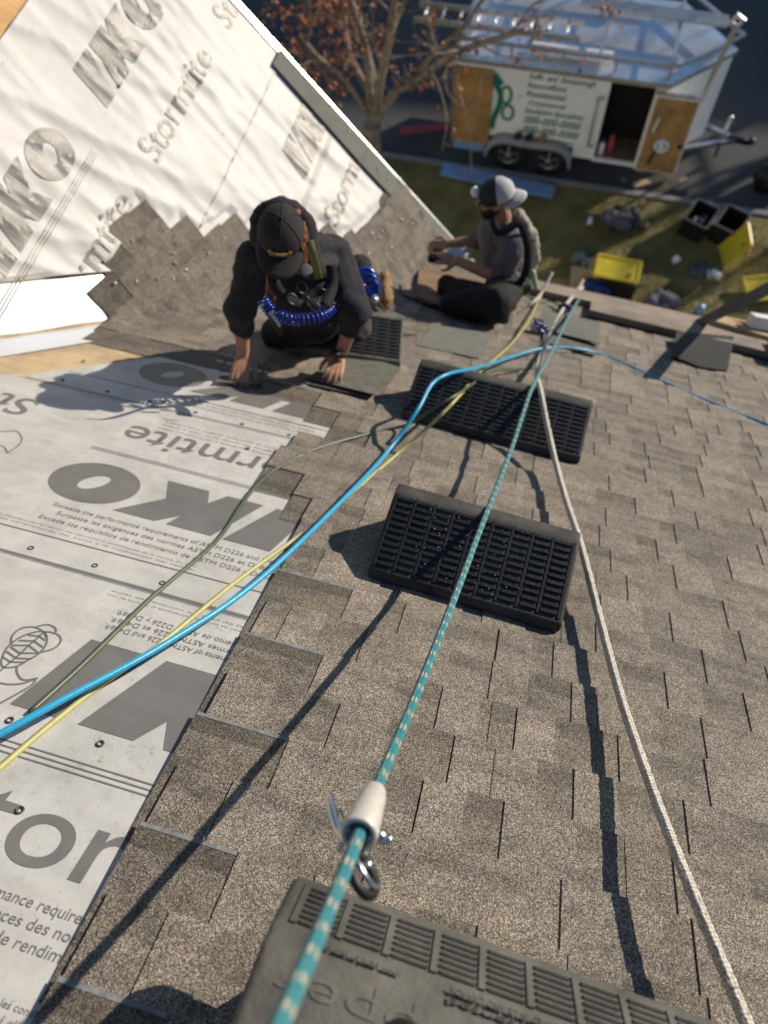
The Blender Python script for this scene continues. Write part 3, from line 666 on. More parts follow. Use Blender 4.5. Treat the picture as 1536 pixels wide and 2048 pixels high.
def pad(label, M, body, tread, emboss=False, long=False):
    t = thing('roof_pad', label, 'roof pad', M.translation, 'foam wedge pads on the main roof')
    me = (padn if emboss else padl if long else padme).copy(); o = link('foam_body', me, body, t, True, M)
    md = o.modifiers.new('b', 'EDGE_SPLIT'); md.split_angle = rad(50)
    me2 = (treadn if emboss else treadl if long else treadme).copy(); link('tread', me2, tread, t, False, M)
    if emboss:
        p0 = np.array([0, .155, .0935]); p1 = np.array([0, .40, .0758]); dn = nrm(p1 - p0); nz = np.array([0, -dn[2], dn[1]]); nz = nz if nz[2] > 0 else -nz
        for s, w, hgt, k, x0 in (('pitch hopper', .56, .052, .036, .31), ('patented', .13, .012, .002, .08), ('PATENTED IN US AND CANADA', .17, .010, -.012, .08), ('www. stand on your own', .12, .010, -.008, .27)):
            tm = text2d(s); bm = bmesh.new(); bm.from_mesh(tm); xs = [v.co.x for v in bm.verts]; sx = w / (max(xs) - min(xs))
            ex = bmesh.ops.extrude_face_region(bm, geom=bm.faces[:]); up = {v for v in ex['geom'] if isinstance(v, bmesh.types.BMVert)}
            for v in bm.verts:
                q = p0 + dn * (k - .018 + v.co.y * hgt / .9)
                q = q + np.array([x0 - w + (v.co.x - min(xs)) * sx, 0, 0]) + nz * (.0017 if v in up else -.002); v.co = Vector(q)
            bmesh.ops.recalc_face_normals(bm, faces=bm.faces); m2 = bpy.data.meshes.new('embossed_name'); bm.to_mesh(m2); bm.free(); link('embossed_name', m2, body, t, False, M)
    return t
def padM(pl, pr, h, flip=False, base=0.):
    a = pA(*pl, h); b = pA(*pr, h); x = nrm(b - a); x = nrm(x - NA * (x @ NA)); y = nrm(np.cross(NA, x)); c = (a + b) / 2 - NA * (h - base - .020)
    if flip: return frame(c, -x, -y, NA)
    return frame(c, x, y, NA)
pad('black foam roof pad with clean tread, the nearer of the two in mid roof', padM((735, 1150), (1118, 1262), .03), m_foam, m_rubber)
pad('black foam roof pad with clean tread, the farther one under the blue hose', padM((800, 832), (1160, 926), .03), m_foam, m_rubber, long=True)
pad('dusty foam roof pad beside the knees of the kneeling hooded worker', padM((606, 706), (762, 728), .03), m_foamd, m_rubber)
Mn = padM((580, 1738), (1478, 2052), .262, True, .215); pad('dusty grey foam roof pad with embossed name, nearest the camera', Mn, m_foamd, m_foamd, True)
Ml = Mn.copy(); oo = np.array(Mn.translation); xx = -np.array([Mn[i][0] for i in range(3)]); yy = -np.array([Mn[i][1] for i in range(3)])
pad('lower dusty foam roof pad that carries the nearest pad', frame(oo - NA * .215 - yy * .36 + xx * .0, xx, yy, NA), m_foamd, m_rubber)
for lab, M0, n_ in (('mid', padM((735, 1150), (1118, 1262), .03), 70), ('far', padM((800, 832), (1160, 926), .03), 40)):
    g = G(); a_ = np.array([0, .02, .050]); b_ = np.array([0, .22, .176])
    for i in range(n_):
        q = a_ + (b_ - a_) * random.random() + np.array([random.gauss(0, .13), 0, 0]) + np.array([0, -.53, .85]) * random.uniform(.002, .008); g.ball(np.array(M0 @ Vector(q)), random.uniform(.0015, .0042), 6, 4)
    o = g.obj('loose_granules', m_gun, None, True); o['kind'] = 'stuff'; o['label'] = 'loose grit lying in the tread of the %s' % ('nearer black pad' if lab == 'mid' else 'farther black pad'); o['category'] = 'grit'
# boot of whoever stands on the near pad
bt = thing('boot', 'black boot toe on the near pad at the bottom edge', 'boot', pA(785, 2075, .40))
c = pA(785, 2195, .40); g = G(); g.ell(c, XA, VD, NA, .05, .085, .05); g.ell(c - VD * .12 + NA * .06, XA, VD, NA, .055, .09, .10); remesh(g, 'upper', m_black, bt, .008, 6)
g = G(); g.ell(c - NA * .03 - VD * .02, XA, VD, NA, .056, .10, .016); g.obj('sole', m_rubber, bt, True)

# ------------------------------------------------------------------ ropes and hoses
def run(pts, n=10): return spline([pA(x, y, h) for x, y, h in pts], n)
def rope(name, label, cat, pts, r, mat, n=10, sides=12, fuzz=0.):
    g = G(); P = run(pts, n); g.tube(P, r, sides)
    if fuzz: g.v = [tuple(np.array(q) + r * fuzz * np.array(noise.noise_vector(Vector(q) * 150))) for q in g.v]
    g.f = list(g.f); o = g.obj(name, mat, None, True); return tag(o, label, cat)
teal = [(1168, 585, .03), (1140, 628, .10), (1100, 710, .14), (1066, 772, .232), (1045, 830, .215), (1020, 905, .20), (960, 1060, .225), (930, 1140, .275), (880, 1270, .35), (820, 1420, .42), (760, 1560, .48), (700, 1715, .56), (640, 1862, .64), (560, 2048, .73), (480, 2230, .80)]
rope('lifeline_rope', 'teal braided lifeline rope with beige flecks, passing through the metal rope grab', 'rope', teal, .0088, m_teal, 14, 16)
rope('lifeline_rope', 'worn off-white rope running beside the pads down the right of the roof', 'rope', [(1165, 575, .02), (1130, 612, .08), (1090, 690, .035), (1074, 740, .12), (1082, 785, .225), (1093, 845, .17), (1110, 920, .10), (1132, 1000, .09), (1160, 1085, .105), (1200, 1240, .082), (1240, 1390, .08), (1290, 1540, .095), (1350, 1700, .12), (1420, 1870, .125), (1490, 2040, .125), (1560, 2200, .16)], .0120, m_white, 34, 16, .2)
rope('air_hose', 'bright blue air hose arching across the roof over the far pad', 'hose', [(-60, 1500, .05), (0, 1468, .055), (130, 1397, .06), (330, 1288, .055), (520, 1158, .05), (700, 985, .05), (780, 897, .05), (835, 820, .17), (864, 768, .23), (900, 747, .25), (945, 738, .19), (1000, 722, .06), (1080, 698, .05), (1150, 697, .05), (1220, 715, .02), (1330, 765, .02), (1440, 812, .02), (1536, 850, .02), (1640, 895, .02)], .0083, m_blue)
rope('air_hose', 'yellow-green air hose crossing under the blue hose', 'hose', [(-60, 1585, .012), (0, 1535, .012), (100, 1450, .012), (200, 1372, .012), (330, 1280, .012), (470, 1165, .012), (600, 1070, .015), (700, 988, .02), (790, 912, .03), (850, 860, .12), (890, 822, .205), (922, 788, .225), (962, 742, .08), (1020, 690, .04), (1055, 645, .07), (1075, 605, .04), (1096, 572, .03)], .0068, m_yel)
rope('air_hose', 'dark green air hose curving over the white underlayment', 'hose', [(60, 1425, .010), (170, 1325, .010), (300, 1198, .010), (430, 1085, .010), (480, 1015, .012), (510, 975, .016), (560, 933, .02), (640, 895, .02), (760, 862, .02), (812, 850, .06), (860, 822, .17), (925, 782, .235), (990, 742, .08), (1080, 735, .015), (1140, 722, .012), (1210, 730, .012), (1222, 712, .012), (1150, 690, .012), (1080, 680, .012), (1010, 682, .012), (985, 655, .012)], .0062, m_green)
rope('air_hose', 'thin olive hose running from the hooded worker to the seated worker', 'hose', [(752, 596, .30), (775, 630, .18), (799, 664, .06), (850, 668, .012), (930, 668, .012), (995, 662, .012), (1020, 645, .012), (1045, 620, .03), (1080, 602, .05), (1110, 605, .05), (1130, 622, .06)], .0058, m_green)
rope('rope_tail', 'grey frayed rope tail standing up at the eave beside the yellow hose', 'rope', [(1060, 612, .03), (1080, 590, .06), (1092, 570, .12), (1104, 545, .20)], .011, m_white)
rope('anchor_rope', 'short tan rope end beside the teal rope at the eave', 'rope', [(1128, 618, .06), (1142, 596, .06), (1156, 578, .03), (1164, 566, -.12), (1166, 560, -.3)], .013, m_tan)

# metal rope grab on the teal rope
P1 = pA(752, 1578, .492); P0 = pA(718, 1668, .535); ax = nrm(P0 - P1); up = nrm(-nrm(P0 - CAM) - ax * (-nrm(P0 - CAM) @ ax)); sd = -np.cross(ax, up)
rg = thing('rope_grab', 'cast metal rope grab clamped on the teal rope', 'rope grab', P0)
Lg = np.linalg.norm(P0 - P1); g = G(); N = 18; prof = [(0, .0115), (.004, .0150), (.018, .0185), (.55 * Lg, .0218), (Lg - .002, .0248), (Lg, .0240)]
for i, (t, r) in enumerate(prof):
    for j in range(N):
        a = 2 * math.pi * j / N; g.v.append(tuple(P1 + ax * t + r * (up * math.cos(a) * .95 + sd * math.sin(a)) - up * .0015 * (t / Lg)))
K = len(prof); g.f = [(i * N + j, i * N + (j + 1) % N, (i + 1) * N + (j + 1) % N, (i + 1) * N + j) for i in range(K - 1) for j in range(N)]; o0 = len(g.v)
for t, r in ((Lg, .0180), (Lg * .5, .0150), (0, .0095)):
    for j in range(N):
        a = 2 * math.pi * j / N; g.v.append(tuple(P1 + ax * t + r * (up * math.cos(a) + sd * math.sin(a)) - up * .0015 * (t / Lg)))
g.f += [((K - 1) * N + j, (K - 1) * N + (j + 1) % N, o0 + (j + 1) % N, o0 + j) for j in range(N)] + [(o0 + i * N + j, o0 + i * N + (j + 1) % N, o0 + (i + 1) * N + (j + 1) % N, o0 + (i + 1) * N + j) for i in range(2) for j in range(N)]
g.t = [1.] * len(g.f); g.obj('sleeve', m_cast, rg, True)
mid = P1 + ax * Lg * .72
g = G(); 
for s_ in (-1, 1): g.box(mid - up * .022 + sd * s_ * .0165, ax, sd, up, .026, .0045, .020)
g.obj('cam_housing', m_cast, rg, bevel=.002)
g = G(); hp = mid - up * .012
g.tube([hp + sd * .016, hp + sd * .036], .0095, 6); g.tube([hp + sd * .036, hp + sd * .044], .0068, 10); g.tube([hp - sd * .03, hp + sd * .012], .004, 8); g.obj('pivot_bolt', m_steel, rg, True)
g = G(); k0 = mid - up * .018 - sd * .012
g.tube(spline([k0 + ax * .03, k0 + ax * .012 - sd * .016 - up * .002, k0 - ax * .012 - sd * .034 + up * .006, k0 - ax * .034 - sd * .046 + up * .012], 6), [.0062] * 18 + [.005], 8); g.tube([k0 + ax * .026 - sd * .004, k0 - ax * .010 - sd * .024 + up * .012], .004, 8); g.obj('lever', m_steel, rg, True)
ca = thing('carabiner', 'steel ring and black carabiner hanging from the rope grab', 'carabiner', P0 + ax * .03)
rc = P1 + ax * (Lg + .020) - up * .024 + sd * .022; g = G(); g.ring(rc, nrm(.75 * up + .5 * sd - .2 * ax), .0235, .0038, 22, 8, 1.25); g.obj('ring', m_steel, ca, True)
g = G(); g.ring(rc + ax * .010 - up * .006, nrm(up * .8 + sd * .45), .0225, .0070, 22, 8, 1.2); g.obj('hook', m_black, ca, True)
g = G(); g.tube([rc - ax * .012 - sd * .004, rc + ax * .004 + sd * .004 + up * .003], .0048, 10); g.obj('gate', m_steel, ca, True)

# adjusters and knots near the eave
def knot(name, label, px, mats, r=.055, h=.05):
    c = pA(*px, h); t = thing(name, label, 'rope adjuster', c - NA * h)
    for i, (nm_, mt) in enumerate(mats):
        g = G(); a = i * 1.9
        for k in range(2):
            d = np.array([math.cos(a + k), math.sin(a + k), .4]); g.ring(c + d * r * .35 + NA * .01 * k, nrm(NA + .6 * d), r * (.75 - .14 * i), .009 - .001 * i, 18, 8, .8)
        g.obj(nm_, mt, t, True)
    return t
knot('rope_adjuster', 'blue and white knotted rope adjuster lying by the yellow hose', (1076, 657), (('blue_loop', m_hblue), ('white_loop', m_wht), ('steel_ring', m_steel)))
knot('rope_adjuster', 'dark blue rope knot with steel clips where the teal rope meets the eave boards', (1130, 618), (('dark_knot', m_bbag), ('black_loop', m_blk), ('steel_clip', m_steel)), .05, .07)

# ------------------------------------------------------------------ boards, loose shingles and tools on the roof
def slabpx(name, label, cat, pts, h, th, mat, group=None, tilt=None):
    hs = h if hasattr(h, '__len__') else [h] * len(pts)
    g = G(); g.slab([pA(x, y, hh) for (x, y), hh in zip(pts, hs)], NA, th); return tag(g.obj(name, mat, bevel=min(.002, th * .3)), label, cat, group)
def boardA(name, label, u0, v0, u1, v1, w, th, h, mat, group=None):
    g = G(); a, b = A(u0, v0, h), A(u1, v1, h); g.bar(a, b, w, th, NA); return tag(g.obj(name, mat, bevel=.004), label, 'plank', group)
boardA('plank', 'weathered brown plank lying along the eave, behind the teal rope', -.05, 5.79, 2.3, 5.735, .29, .045, .05, m_plank, 'planks along the eave')
boardA('plank', 'weathered brown plank nearer the ridge, reaching under the black tar paper', .50, 5.50, 2.0, 5.41, .29, .05, .055, m_plank, 'planks along the eave')
boardA('plank', 'weathered plank at the right edge below the white gutter', 1.72, 5.33, 3.4, 5.20, .30, .045, .105, m_plank, 'planks along the eave')
slabpx('board', 'worn brown board lying against the valley in front of the seated worker', 'board', [(838, 533), (975, 566), (950, 640), (832, 596)], .045, .02, m_plank2)
slabpx('tar_paper', 'black tar paper scrap draped over the eave plank', 'tar paper', [(1352, 664), (1468, 673), (1455, 742), (1400, 735), (1345, 712)], [.084, .084, .03, .03, .04], .004, m_tarp)
slabpx('shingle_piece', 'upside-down shingle held under the hooded worker\'s right hand, topmost', 'shingle', [(612, 757), (700, 702), (803, 737), (748, 790)], [.035, .03, .045, .05], .004, m_shu, 'loose shingles on the roof')
slabpx('shingle_piece', 'lower of the two shingles under the hooded worker\'s right hand', 'shingle', [(600, 765), (690, 706), (798, 744), (740, 797)], [.022, .022, .026, .03], .004, m_shu, 'loose shingles on the roof')
slabpx('shingle_piece', 'loose grey shingle lying on the roof below the dark shadow of the seated worker', 'shingle', [(832, 691), (868, 650), (985, 668), (958, 718)], .026, .004, m_start, 'loose shingles on the roof')
slabpx('shingle_piece', 'loose grey shingle with lapped tabs lying on the eave plank by the dark knot', 'shingle', [(1084, 620), (1198, 645), (1200, 688), (1088, 660)], [.075, .08, .06, .05], .004, m_start, 'loose shingles on the roof')
slabpx('shingle_piece', 'pale loose shingle strip just upslope of the blue and white adjuster', 'shingle', [(1088, 664), (1198, 690), (1190, 712), (1085, 684)], [.035, .035, .03, .03], .004, m_shu, 'loose shingles on the roof')
slabpx('shingle_piece', 'narrow dark shingle offcut under the hooded worker\'s left hand', 'shingle', [(440, 752), (525, 757), (520, 770), (430, 765)], .022, .004, m_shu, 'loose shingles on the roof')
g = G(); g.tube(spline([pA(800, 571, .05), pA(803, 582, .045), pA(812, 592, .035), pA(835, 600, .035), pA(872, 610, .05)], 8), .011, 8); tag(g.obj('pry_bar', m_metal and M_('dark_steel', (.05, .055, .065), .35, .8, .1, 20), None, True), 'dark hooked pry bar lying by the brown board', 'pry bar')
g = G(); b0 = pA(1392, 650, .03); dv = nrm(np.array([.10, -.50, 1.03])); g.bar(b0, b0 + dv * 1.27, .064, .04, (1, .2, 0)); tag(g.obj('guard_post', M_('grey_timber', (.13, .13, .135), .8, 0, .2, 8), bevel=.004), 'grey guard post leaning in from the eave at right', 'post')
g = G(); g.bar(pA(1500, 640, .16), pA(1640, 665, .16), .12, .09, NA); tag(g.obj('gutter_length', m_wht, bevel=.01), 'white gutter length above the right edge of the eave', 'gutter')
rope('cord', 'orange cord by the white gutter at the right edge', 'cord', [(1462, 642, .10), (1500, 648, .12), (1545, 660, .12), (1620, 680, .1)], .011, m_orange)
slabpx('timber_block', 'pale timber block at the eave under the orange cord', 'timber', [(1425, 640), (1545, 668), (1545, 690), (1425, 655)], .06, .05, m_deck)

# ------------------------------------------------------------------ people
def fingers(g, wrist, palm_dir, nrm_, spread=1, curl=.5, s=1., right=True):
    """a hand with palm, four unequal fingers and a thumb; palm_dir = towards the fingertips, nrm_ = back of the hand"""
    d = nrm(palm_dir); n = nrm(nrm_ - d * (nrm_ @ d)); x = np.cross(d, n) * (1 if right else -1)
    for k in (-1, -.35, .35, 1): g.limb([wrist + x * .012 * k, wrist + d * .085 * s + x * .031 * k * s], [.016 * s, .0125 * s])
    for i, (k, L) in enumerate(((-1, .066), (-.35, .078), (.35, .074), (1, .058))):
        b = wrist + d * .088 * s + x * .031 * k * s; sp = x * .13 * k * spread
        p1 = b + nrm(d * 1 + sp - n * .25 * curl) * L * .45 * s; p2 = p1 + nrm(d * .8 + sp - n * 1.0 * curl) * L * .33 * s; p3 = p2 + nrm(d * .55 + sp * .6 - n * 1.4 * curl) * L * .27 * s
        g.limb([b, p1, p2, p3], [.0108 * s, .0098 * s, .0090 * s, .0078 * s])
    b = wrist + d * .022 * s - x * .026 * s; p1 = b + nrm(d * .6 - x * .9 - n * .3) * .040 * s; p2 = p1 + nrm(d * .9 - x * .35 - n * .5 * curl) * .032 * s; p3 = p2 + nrm(d * .9 - n * .8 * curl) * .024 * s
    g.limb([b, p1, p2, p3], [.016 * s, .0125 * s, .0108 * s, .0088 * s])
def head(g, c, f, up, s=1.):
    f = nrm(f); up = nrm(up - f * (up @ f)); r = np.cross(f, up)
    g.ell(c + up * .03 * s - f * .012 * s, r, f, up, .077 * s, .098 * s, .092 * s, 20, 14); g.ell(c - up * .035 * s + f * .028 * s, r, f, up, .058 * s, .066 * s, .075 * s, 16, 12)
    g.limb([c + f * .088 * s + up * .015 * s, c + f * .108 * s - up * .018 * s], [.010 * s, .014 * s])
    g.ell(c + f * .083 * s - up * .058 * s, r, f, up, .025 * s, .014 * s, .010 * s, 12, 8)
    g.ell(c + f * .082 * s + up * .035 * s, r, f, up, .05 * s, .018 * s, .010 * s, 12, 8)
    for k in (-1, 1): g.ell(c + r * .078 * k * s - f * .006 * s, r, f, up, .010 * s, .018 * s, .03 * s, 10, 8)
    return f, up, r
def strap(g, pts, w, th, nfn=None, n=8):
    P = spline(pts, n); k = len(P); vs = []
    for i in range(k):
        d = nrm(P[min(i + 1, k - 1)] - P[max(i - 1, 0)]); nn = nfn(P[i]); x = nrm(np.cross(d, nn)); nn = np.cross(x, d)
        vs += [P[i] + x * w / 2, P[i] - x * w / 2, P[i] - x * w / 2 + nn * th, P[i] + x * w / 2 + nn * th]
    g.add(vs, [(4 * i + a, 4 * i + (a + 1) % 4, 4 * i + 4 + (a + 1) % 4, 4 * i + 4 + a) for i in range(k - 1) for a in range(4)] + [(3, 2, 1, 0), (4 * k - 4, 4 * k - 3, 4 * k - 2, 4 * k - 1)])
tocam = lambda P: nrm(CAM - P)

# --- the hooded worker on hands and knees
J = {k: pA(*v) for k, v in dict(wL=(486, 708, .125), wR=(680, 712, .130), eL=(482, 615, .36), eR=(712, 625, .38), sL=(512, 522, .56), sR=(668, 508, .54), neck=(592, 482, .61), head=(561, 480, .69), chest=(600, 560, .43), belly=(640, 605, .33), pel=(672, 606, .27), kL=(556, 668, .08), kR=(716, 676, .08), aL=(640, 610, .07), aR=(755, 640, .07), tL=(680, 585, .06), tR=(775, 615, .06)).items()}
p1 = thing('person', 'person in dark hoodie and black cap kneeling on hands and knees over shingles', 'person', pA(640, 690, 0))
hf = nrm(pA(556, 580, .60) - pA(561, 478, .745)); hu = tocam(J['head'])
g = G()
hF, hU, hR = head(g, J['head'], hf, hu, .98); hR = -hR
g.limb([J['head'] - hU * .02 - hF * .02, J['neck'] - hF * .03], [.055, .06])
g.limb([J['neck'], J['chest'], J['belly'], J['pel']], [.075, .125, .12, .13]); g.limb([J['sL'], J['neck'] - NA * .04, J['sR']], [.058, .07, .058])
for s_ in 'LR':
    g.limb([J['s' + s_], J['e' + s_], J['w' + s_]], [.052, .041, .029])
    g.limb([J['pel'] + (J['k' + s_] - J['pel']) * .1, J['k' + s_], J['a' + s_]], [.085, .056, .042]); g.limb([J['a' + s_], J['t' + s_]], [.042, .030])
fingers(g, J['wL'], pA(476, 772, .015) - J['wL'], NA * .8 + tocam(J['wL']) * .6, 1.2, .35, 1.0, True)
fingers(g, J['wR'], pA(655, 778, .045) - J['wR'], NA * .8 + tocam(J['wR']) * .6, 1.0, .40, 1.0, False)
remesh(g, 'body', m_skin, p1, .0062, 3)
g = G(); mid = lambda a, b, t: J[a] + (J[b] - J[a]) * t
g.limb([J['neck'] - NA * .035, J['chest'] - NA * .02, J['belly'], J['pel']], [.11, .155, .15, .145]); g.limb([J['sL'], J['neck'] - NA * .045, J['sR']], [.078, .10, .080])
g.limb([J['sL'], J['eL'], mid('eL', 'wL', .38)], [.080, .066, .052]); g.limb([J['sR'], J['eR'], mid('eR', 'wR', .35)], [.082, .068, .052])
hood = remesh(g, 'hoodie', m_hood, p1, .0085, 4, .010, 10, 2)
g = G(); hc = J['head'] - hF * .07 - hU * .075      # hood bunched behind the head
g.ring(hc + hR * .012, nrm(hU * .6 + hF * .55), .108, .038, 22, 10, .9); g.limb([hc - hF * .11 + hR * .0, hc - hF * .145 - hU * .02], [.05, .028]); g.limb([hc + hR * .10, hc + hR * .13 + hF * .10 - hU * .05, J['sR'] + hF * .05], [.045, .05, .05])
remesh(g, 'hood', m_hood, p1, .0075, 5, .006, 16, 5)
g = G(); g.limb([J['pel'], J['kL'], J['aL']], [.14, .085, .066]); g.limb([J['aL'], J['tL']], [.05, .045]); g.limb([J['belly'] - NA * .08, J['kL']], [.11, .08])
remesh(g, 'trousers', m_pantsk, p1, .010, 5, .006, 12, 3)
g = G(); g.limb([J['pel'] + XA * .03, J['kR'], J['aR']], [.135, .088, .07]); g.limb([J['aR'], J['tR']], [.055, .045]); remesh(g, 'trouser_leg', m_pants, p1, .009, 5, .008, 12, 8)
g = G(); cc = J['head'] + hU * .030 - hF * .014; g.ell(cc, hR, hF, hU, .093, .112, .098, 24, 10, 0, 90); capo = g.obj('cap', m_cap, p1, True)
g = G(); vs = []; nn_ = 15
for rrow in range(6):
    for i in range(nn_):
        a = rad(-78 + 156 * i / (nn_ - 1)); t = rrow / 5; ex = .085 * t * math.cos(a * .8) ** .6
        q = cc + hR * .091 * math.sin(a) * (1 + .05 * t) + hF * (.108 * math.cos(a) + ex) + hU * (.004 - .016 * t - .018 * abs(math.sin(a)) ** 2 * t); vs.append(q)
fs = [(r * nn_ + i, r * nn_ + i + 1, (r + 1) * nn_ + i + 1, (r + 1) * nn_ + i) for r in range(5) for i in range(nn_ - 1)]
g.add(vs, fs); br = g.obj('brim', m_cap, capo, True); md = br.modifiers.new('s', 'SOLIDIFY'); md.thickness = .005
g = G()
for k in range(6):
    a = rad(60 * k + 30); strap(g, [cc + (hR * .0935 * math.cos(a) + hF * .1125 * math.sin(a)) * math.cos(t) + hU * .0985 * math.sin(t) for t in np.linspace(.05, 1.5, 6)], .004, .0012, lambda P: nrm(P - cc), 3)
g.ball(cc + hU * .099, .007); g.obj('seam', m_capg, capo, True)
g = G()      # embroidered badge
for k in range(9):
    a = rad(-26 + 52 * k / 8); q = cc + hR * .090 * math.sin(a) + hF * (.108 * math.cos(a) + .006) + hU * .032; g.box(q, hR, hU, hF, .006, .006 + .003 * math.cos(k * 2.3), .002)
g.obj('badge', m_gold, capo)
g = G(); rng = random.Random(3)
for k in range(46):      # hair at the side and a hanging lock
    a = rng.uniform(-.9, .9); b0 = J['head'] + hR * (.080 + rng.uniform(-.01, .012)) + hF * (a * .07 - .02) + hU * rng.uniform(-.01, .045); g.tube(spline([b0, b0 + hR * .014 - hU * .05 + hF * .015, b0 + hR * .002 - hU * .11 + hF * .05], 4), [.006] * 8 + [.003], 5)
for k in range(22):
    b0 = J['head'] - hR * (.03 + rng.uniform(-.016, .016)) + hF * (.10 + rng.uniform(-.012, .012)) - hU * .02; g.tube(spline([b0, b0 + hF * .05 - hU * .08, b0 + hF * .085 - hU * .19 + hR * rng.uniform(-.01, .01)], 4), [.006] * 8 + [.003], 5)
for k in range(20):
    b0 = J['head'] - hF * .10 + hR * rng.uniform(-.05, .075) + hU * .03; g.tube(spline([b0, b0 - hF * .03 - hU * .02, b0 - hF * .03 - hU * .08], 4), [.007] * 8 + [.004], 5)
g.obj('hair', m_hair, p1, True)
def fit(name, mat, pxs, w, th=.004, parent=p1): 
    g = G(); strap(g, [pA(x, y, h) for x, y, h in pxs], w, th, tocam); return g.obj(name, mat, parent, True)
fit('harness_strap', m_olive, [(618, 482, .74), (626, 510, .69), (634, 540, .61), (638, 556, .56)], .034)
fit('harness_strap', m_blk, [(540, 540, .58), (560, 585, .51), (600, 610, .46), (660, 600, .47)], .045, .006)
fit('harness_strap', m_blk, [(662, 530, .62), (665, 570, .55), (650, 612, .49)], .045, .006)
g = G(); c_ = pA(612, 541, .60); g.ell(c_, hR, hF, tocam(c_), .026, .030, .006, 18, 6); g.obj('chest_emblem', m_gbag, p1, True)
for px, R in (((612, 597), .012), ((645, 592), .034), ((604, 575), .028), ((585, 598), .024), ((630, 612), .020)):
    g = G(); g.ring(pA(*px, .50), nrm(tocam(J['chest']) + .5 * XA * (R > .02)), R, .0032, 18, 6, .7); g.obj('harness_ring', m_gun, p1, True)
fit('watch_strap', m_blk, [(662, 704, .135), (672, 706, .17), (690, 711, .15)], .030, .008); g = G(); g.ell(pA(672, 707, .175), XA, VD, NA, .021, .021, .008, 16, 6); g.obj('watch', m_black, p1, True)
# coiled blue hose and lanyard hardware on the worker's front
g = G(); base = spline([pA(524, 598, .46), pA(545, 625, .41), (pA(590, 640, .37)), pA(640, 632, .39), pA(668, 612, .43)], 40); ph = 0
hel = []
for i, q in enumerate(base):
    d = nrm(base[min(i + 1, len(base) - 1)] - base[max(i - 1, 0)]); a = nrm(np.cross(d, NA)); b = np.cross(d, a); t = i * .82; hel.append(q + .024 * (a * math.cos(t) + b * math.sin(t)))
g.tube(hel, .0046, 6); co = tag(g.obj('coiled_hose', m_hblue, None, True), 'blue coiled hose hanging across the kneeling worker\'s waist', 'hose')
g = G(); 
for k in range(3): g.ring(pA(734, 556, .42) + XA * .012 * k - NA * .02 * k, nrm(tocam(J['pel']) + .3 * XA - .2 * k * VD), .050 - .004 * k, .0115, 22, 8, .8)
tag(g.obj('hose_bundle', m_hblue, None, True), 'bundled blue hose loops at the kneeling worker\'s right hip', 'hose')
tb = thing('tool_pouch', 'black and tan tool pouch on the kneeling worker\'s right hip', 'tool pouch', pA(745, 600, .25))
g = G(); c_ = pA(738, 580, .33); g.ell(c_, XA, VD, NA, .065, .08, .10, 14, 10); g.ell(pA(720, 530, .40), XA, VD, NA, .06, .09, .05, 14, 8); remesh(g, 'pouch_body', m_blk, tb, .009, 3, .006, 14)
g = G(); g.ell(pA(765, 575, .27), XA, VD, NA, .045, .06, .09, 14, 10); g.ell(pA(772, 600, .22), XA, VD, NA, .04, .05, .06, 14, 10); remesh(g, 'pouch_flap', m_leather, tb, .008, 3, .008, 18)
g = G(); g.tube([pA(745, 605, .33), pA(752, 595, .36)], .019, 12); g.obj('tape_measure', m_metal, tb, True)
kn = thing('hand_tool', 'black and silver folding tool hanging at the kneeling worker\'s left side', 'tool', pA(545, 640, .3))
g = G(); g.bar(pA(528, 612, .42), pA(562, 668, .30), .034, .02, NA); g.obj('handle', m_black, kn, bevel=.006); g = G(); g.bar(pA(540, 622, .43), pA(560, 652, .37), .014, .012, NA); g.obj('blade', m_steel, kn, bevel=.002)

# --- the bearded worker seated at the eave
Yb = 3.32
K = {k: pY(x, y, Y) for k, (x, y, Y) in dict(hip=(1008, 598, 3.42), belly=(1018, 560, 3.47), chest=(1010, 510, 3.50), neck=(1005, 440, 3.52), head=(990, 397, 3.52), sN=(1024, 492, 3.36), sF=(972, 470, 3.66), eN=(1000, 556, 3.28), eF=(948, 482, 3.66), wN=(915, 522, 3.36), wF=(897, 489, 3.60)).items()}
K.update(kN=pA(900, 607, .10), kF=pA(893, 572, .12), aN=pA(978, 634, .055), aF=pA(985, 598, .055), tN=pA(1006, 636, .045), tF=pA(1012, 600, .045))
K['hip'] = pA(990, 608, .165)
p2 = thing('person', 'bearded person in grey tee and reversed cap seated at the eave', 'person', pA(985, 625, 0))
g = G(); h2 = nrm(np.array([-1., -.18, -.32])); f2, u2, r2 = head(g, K['head'], h2, np.array([0, 0, 1.]), 1.0)
g.limb([K['head'] - u2 * .05 - f2 * .02, K['neck']], [.054, .06]); g.limb([K['neck'], K['chest'], K['belly'], K['hip']], [.065, .115, .105, .105]); g.limb([K['sN'], K['neck'] - u2 * .05, K['sF']], [.06, .075, .06])
for s_ in 'NF':
    g.limb([K['s' + s_], K['e' + s_], K['w' + s_]], [.056, .045, .031]); g.limb([K['hip'], K['k' + s_], K['a' + s_]], [.09, .055, .04]); g.limb([K['a' + s_], K['t' + s_]], [.035, .025])
fingers(g, K['wN'], pY(878, 514, 3.36) - K['wN'], np.array([0, -.4, 1.]), .5, .75, 1.0, True); fingers(g, K['wF'], pY(866, 492, 3.58) - K['wF'], np.array([0, -.3, 1.]), .5, .8, 1.0, False)
remesh(g, 'body', m_skin2, p2, .0065, 3)
g = G(); lerp = lambda a, b, t: K[a] + (K[b] - K[a]) * t
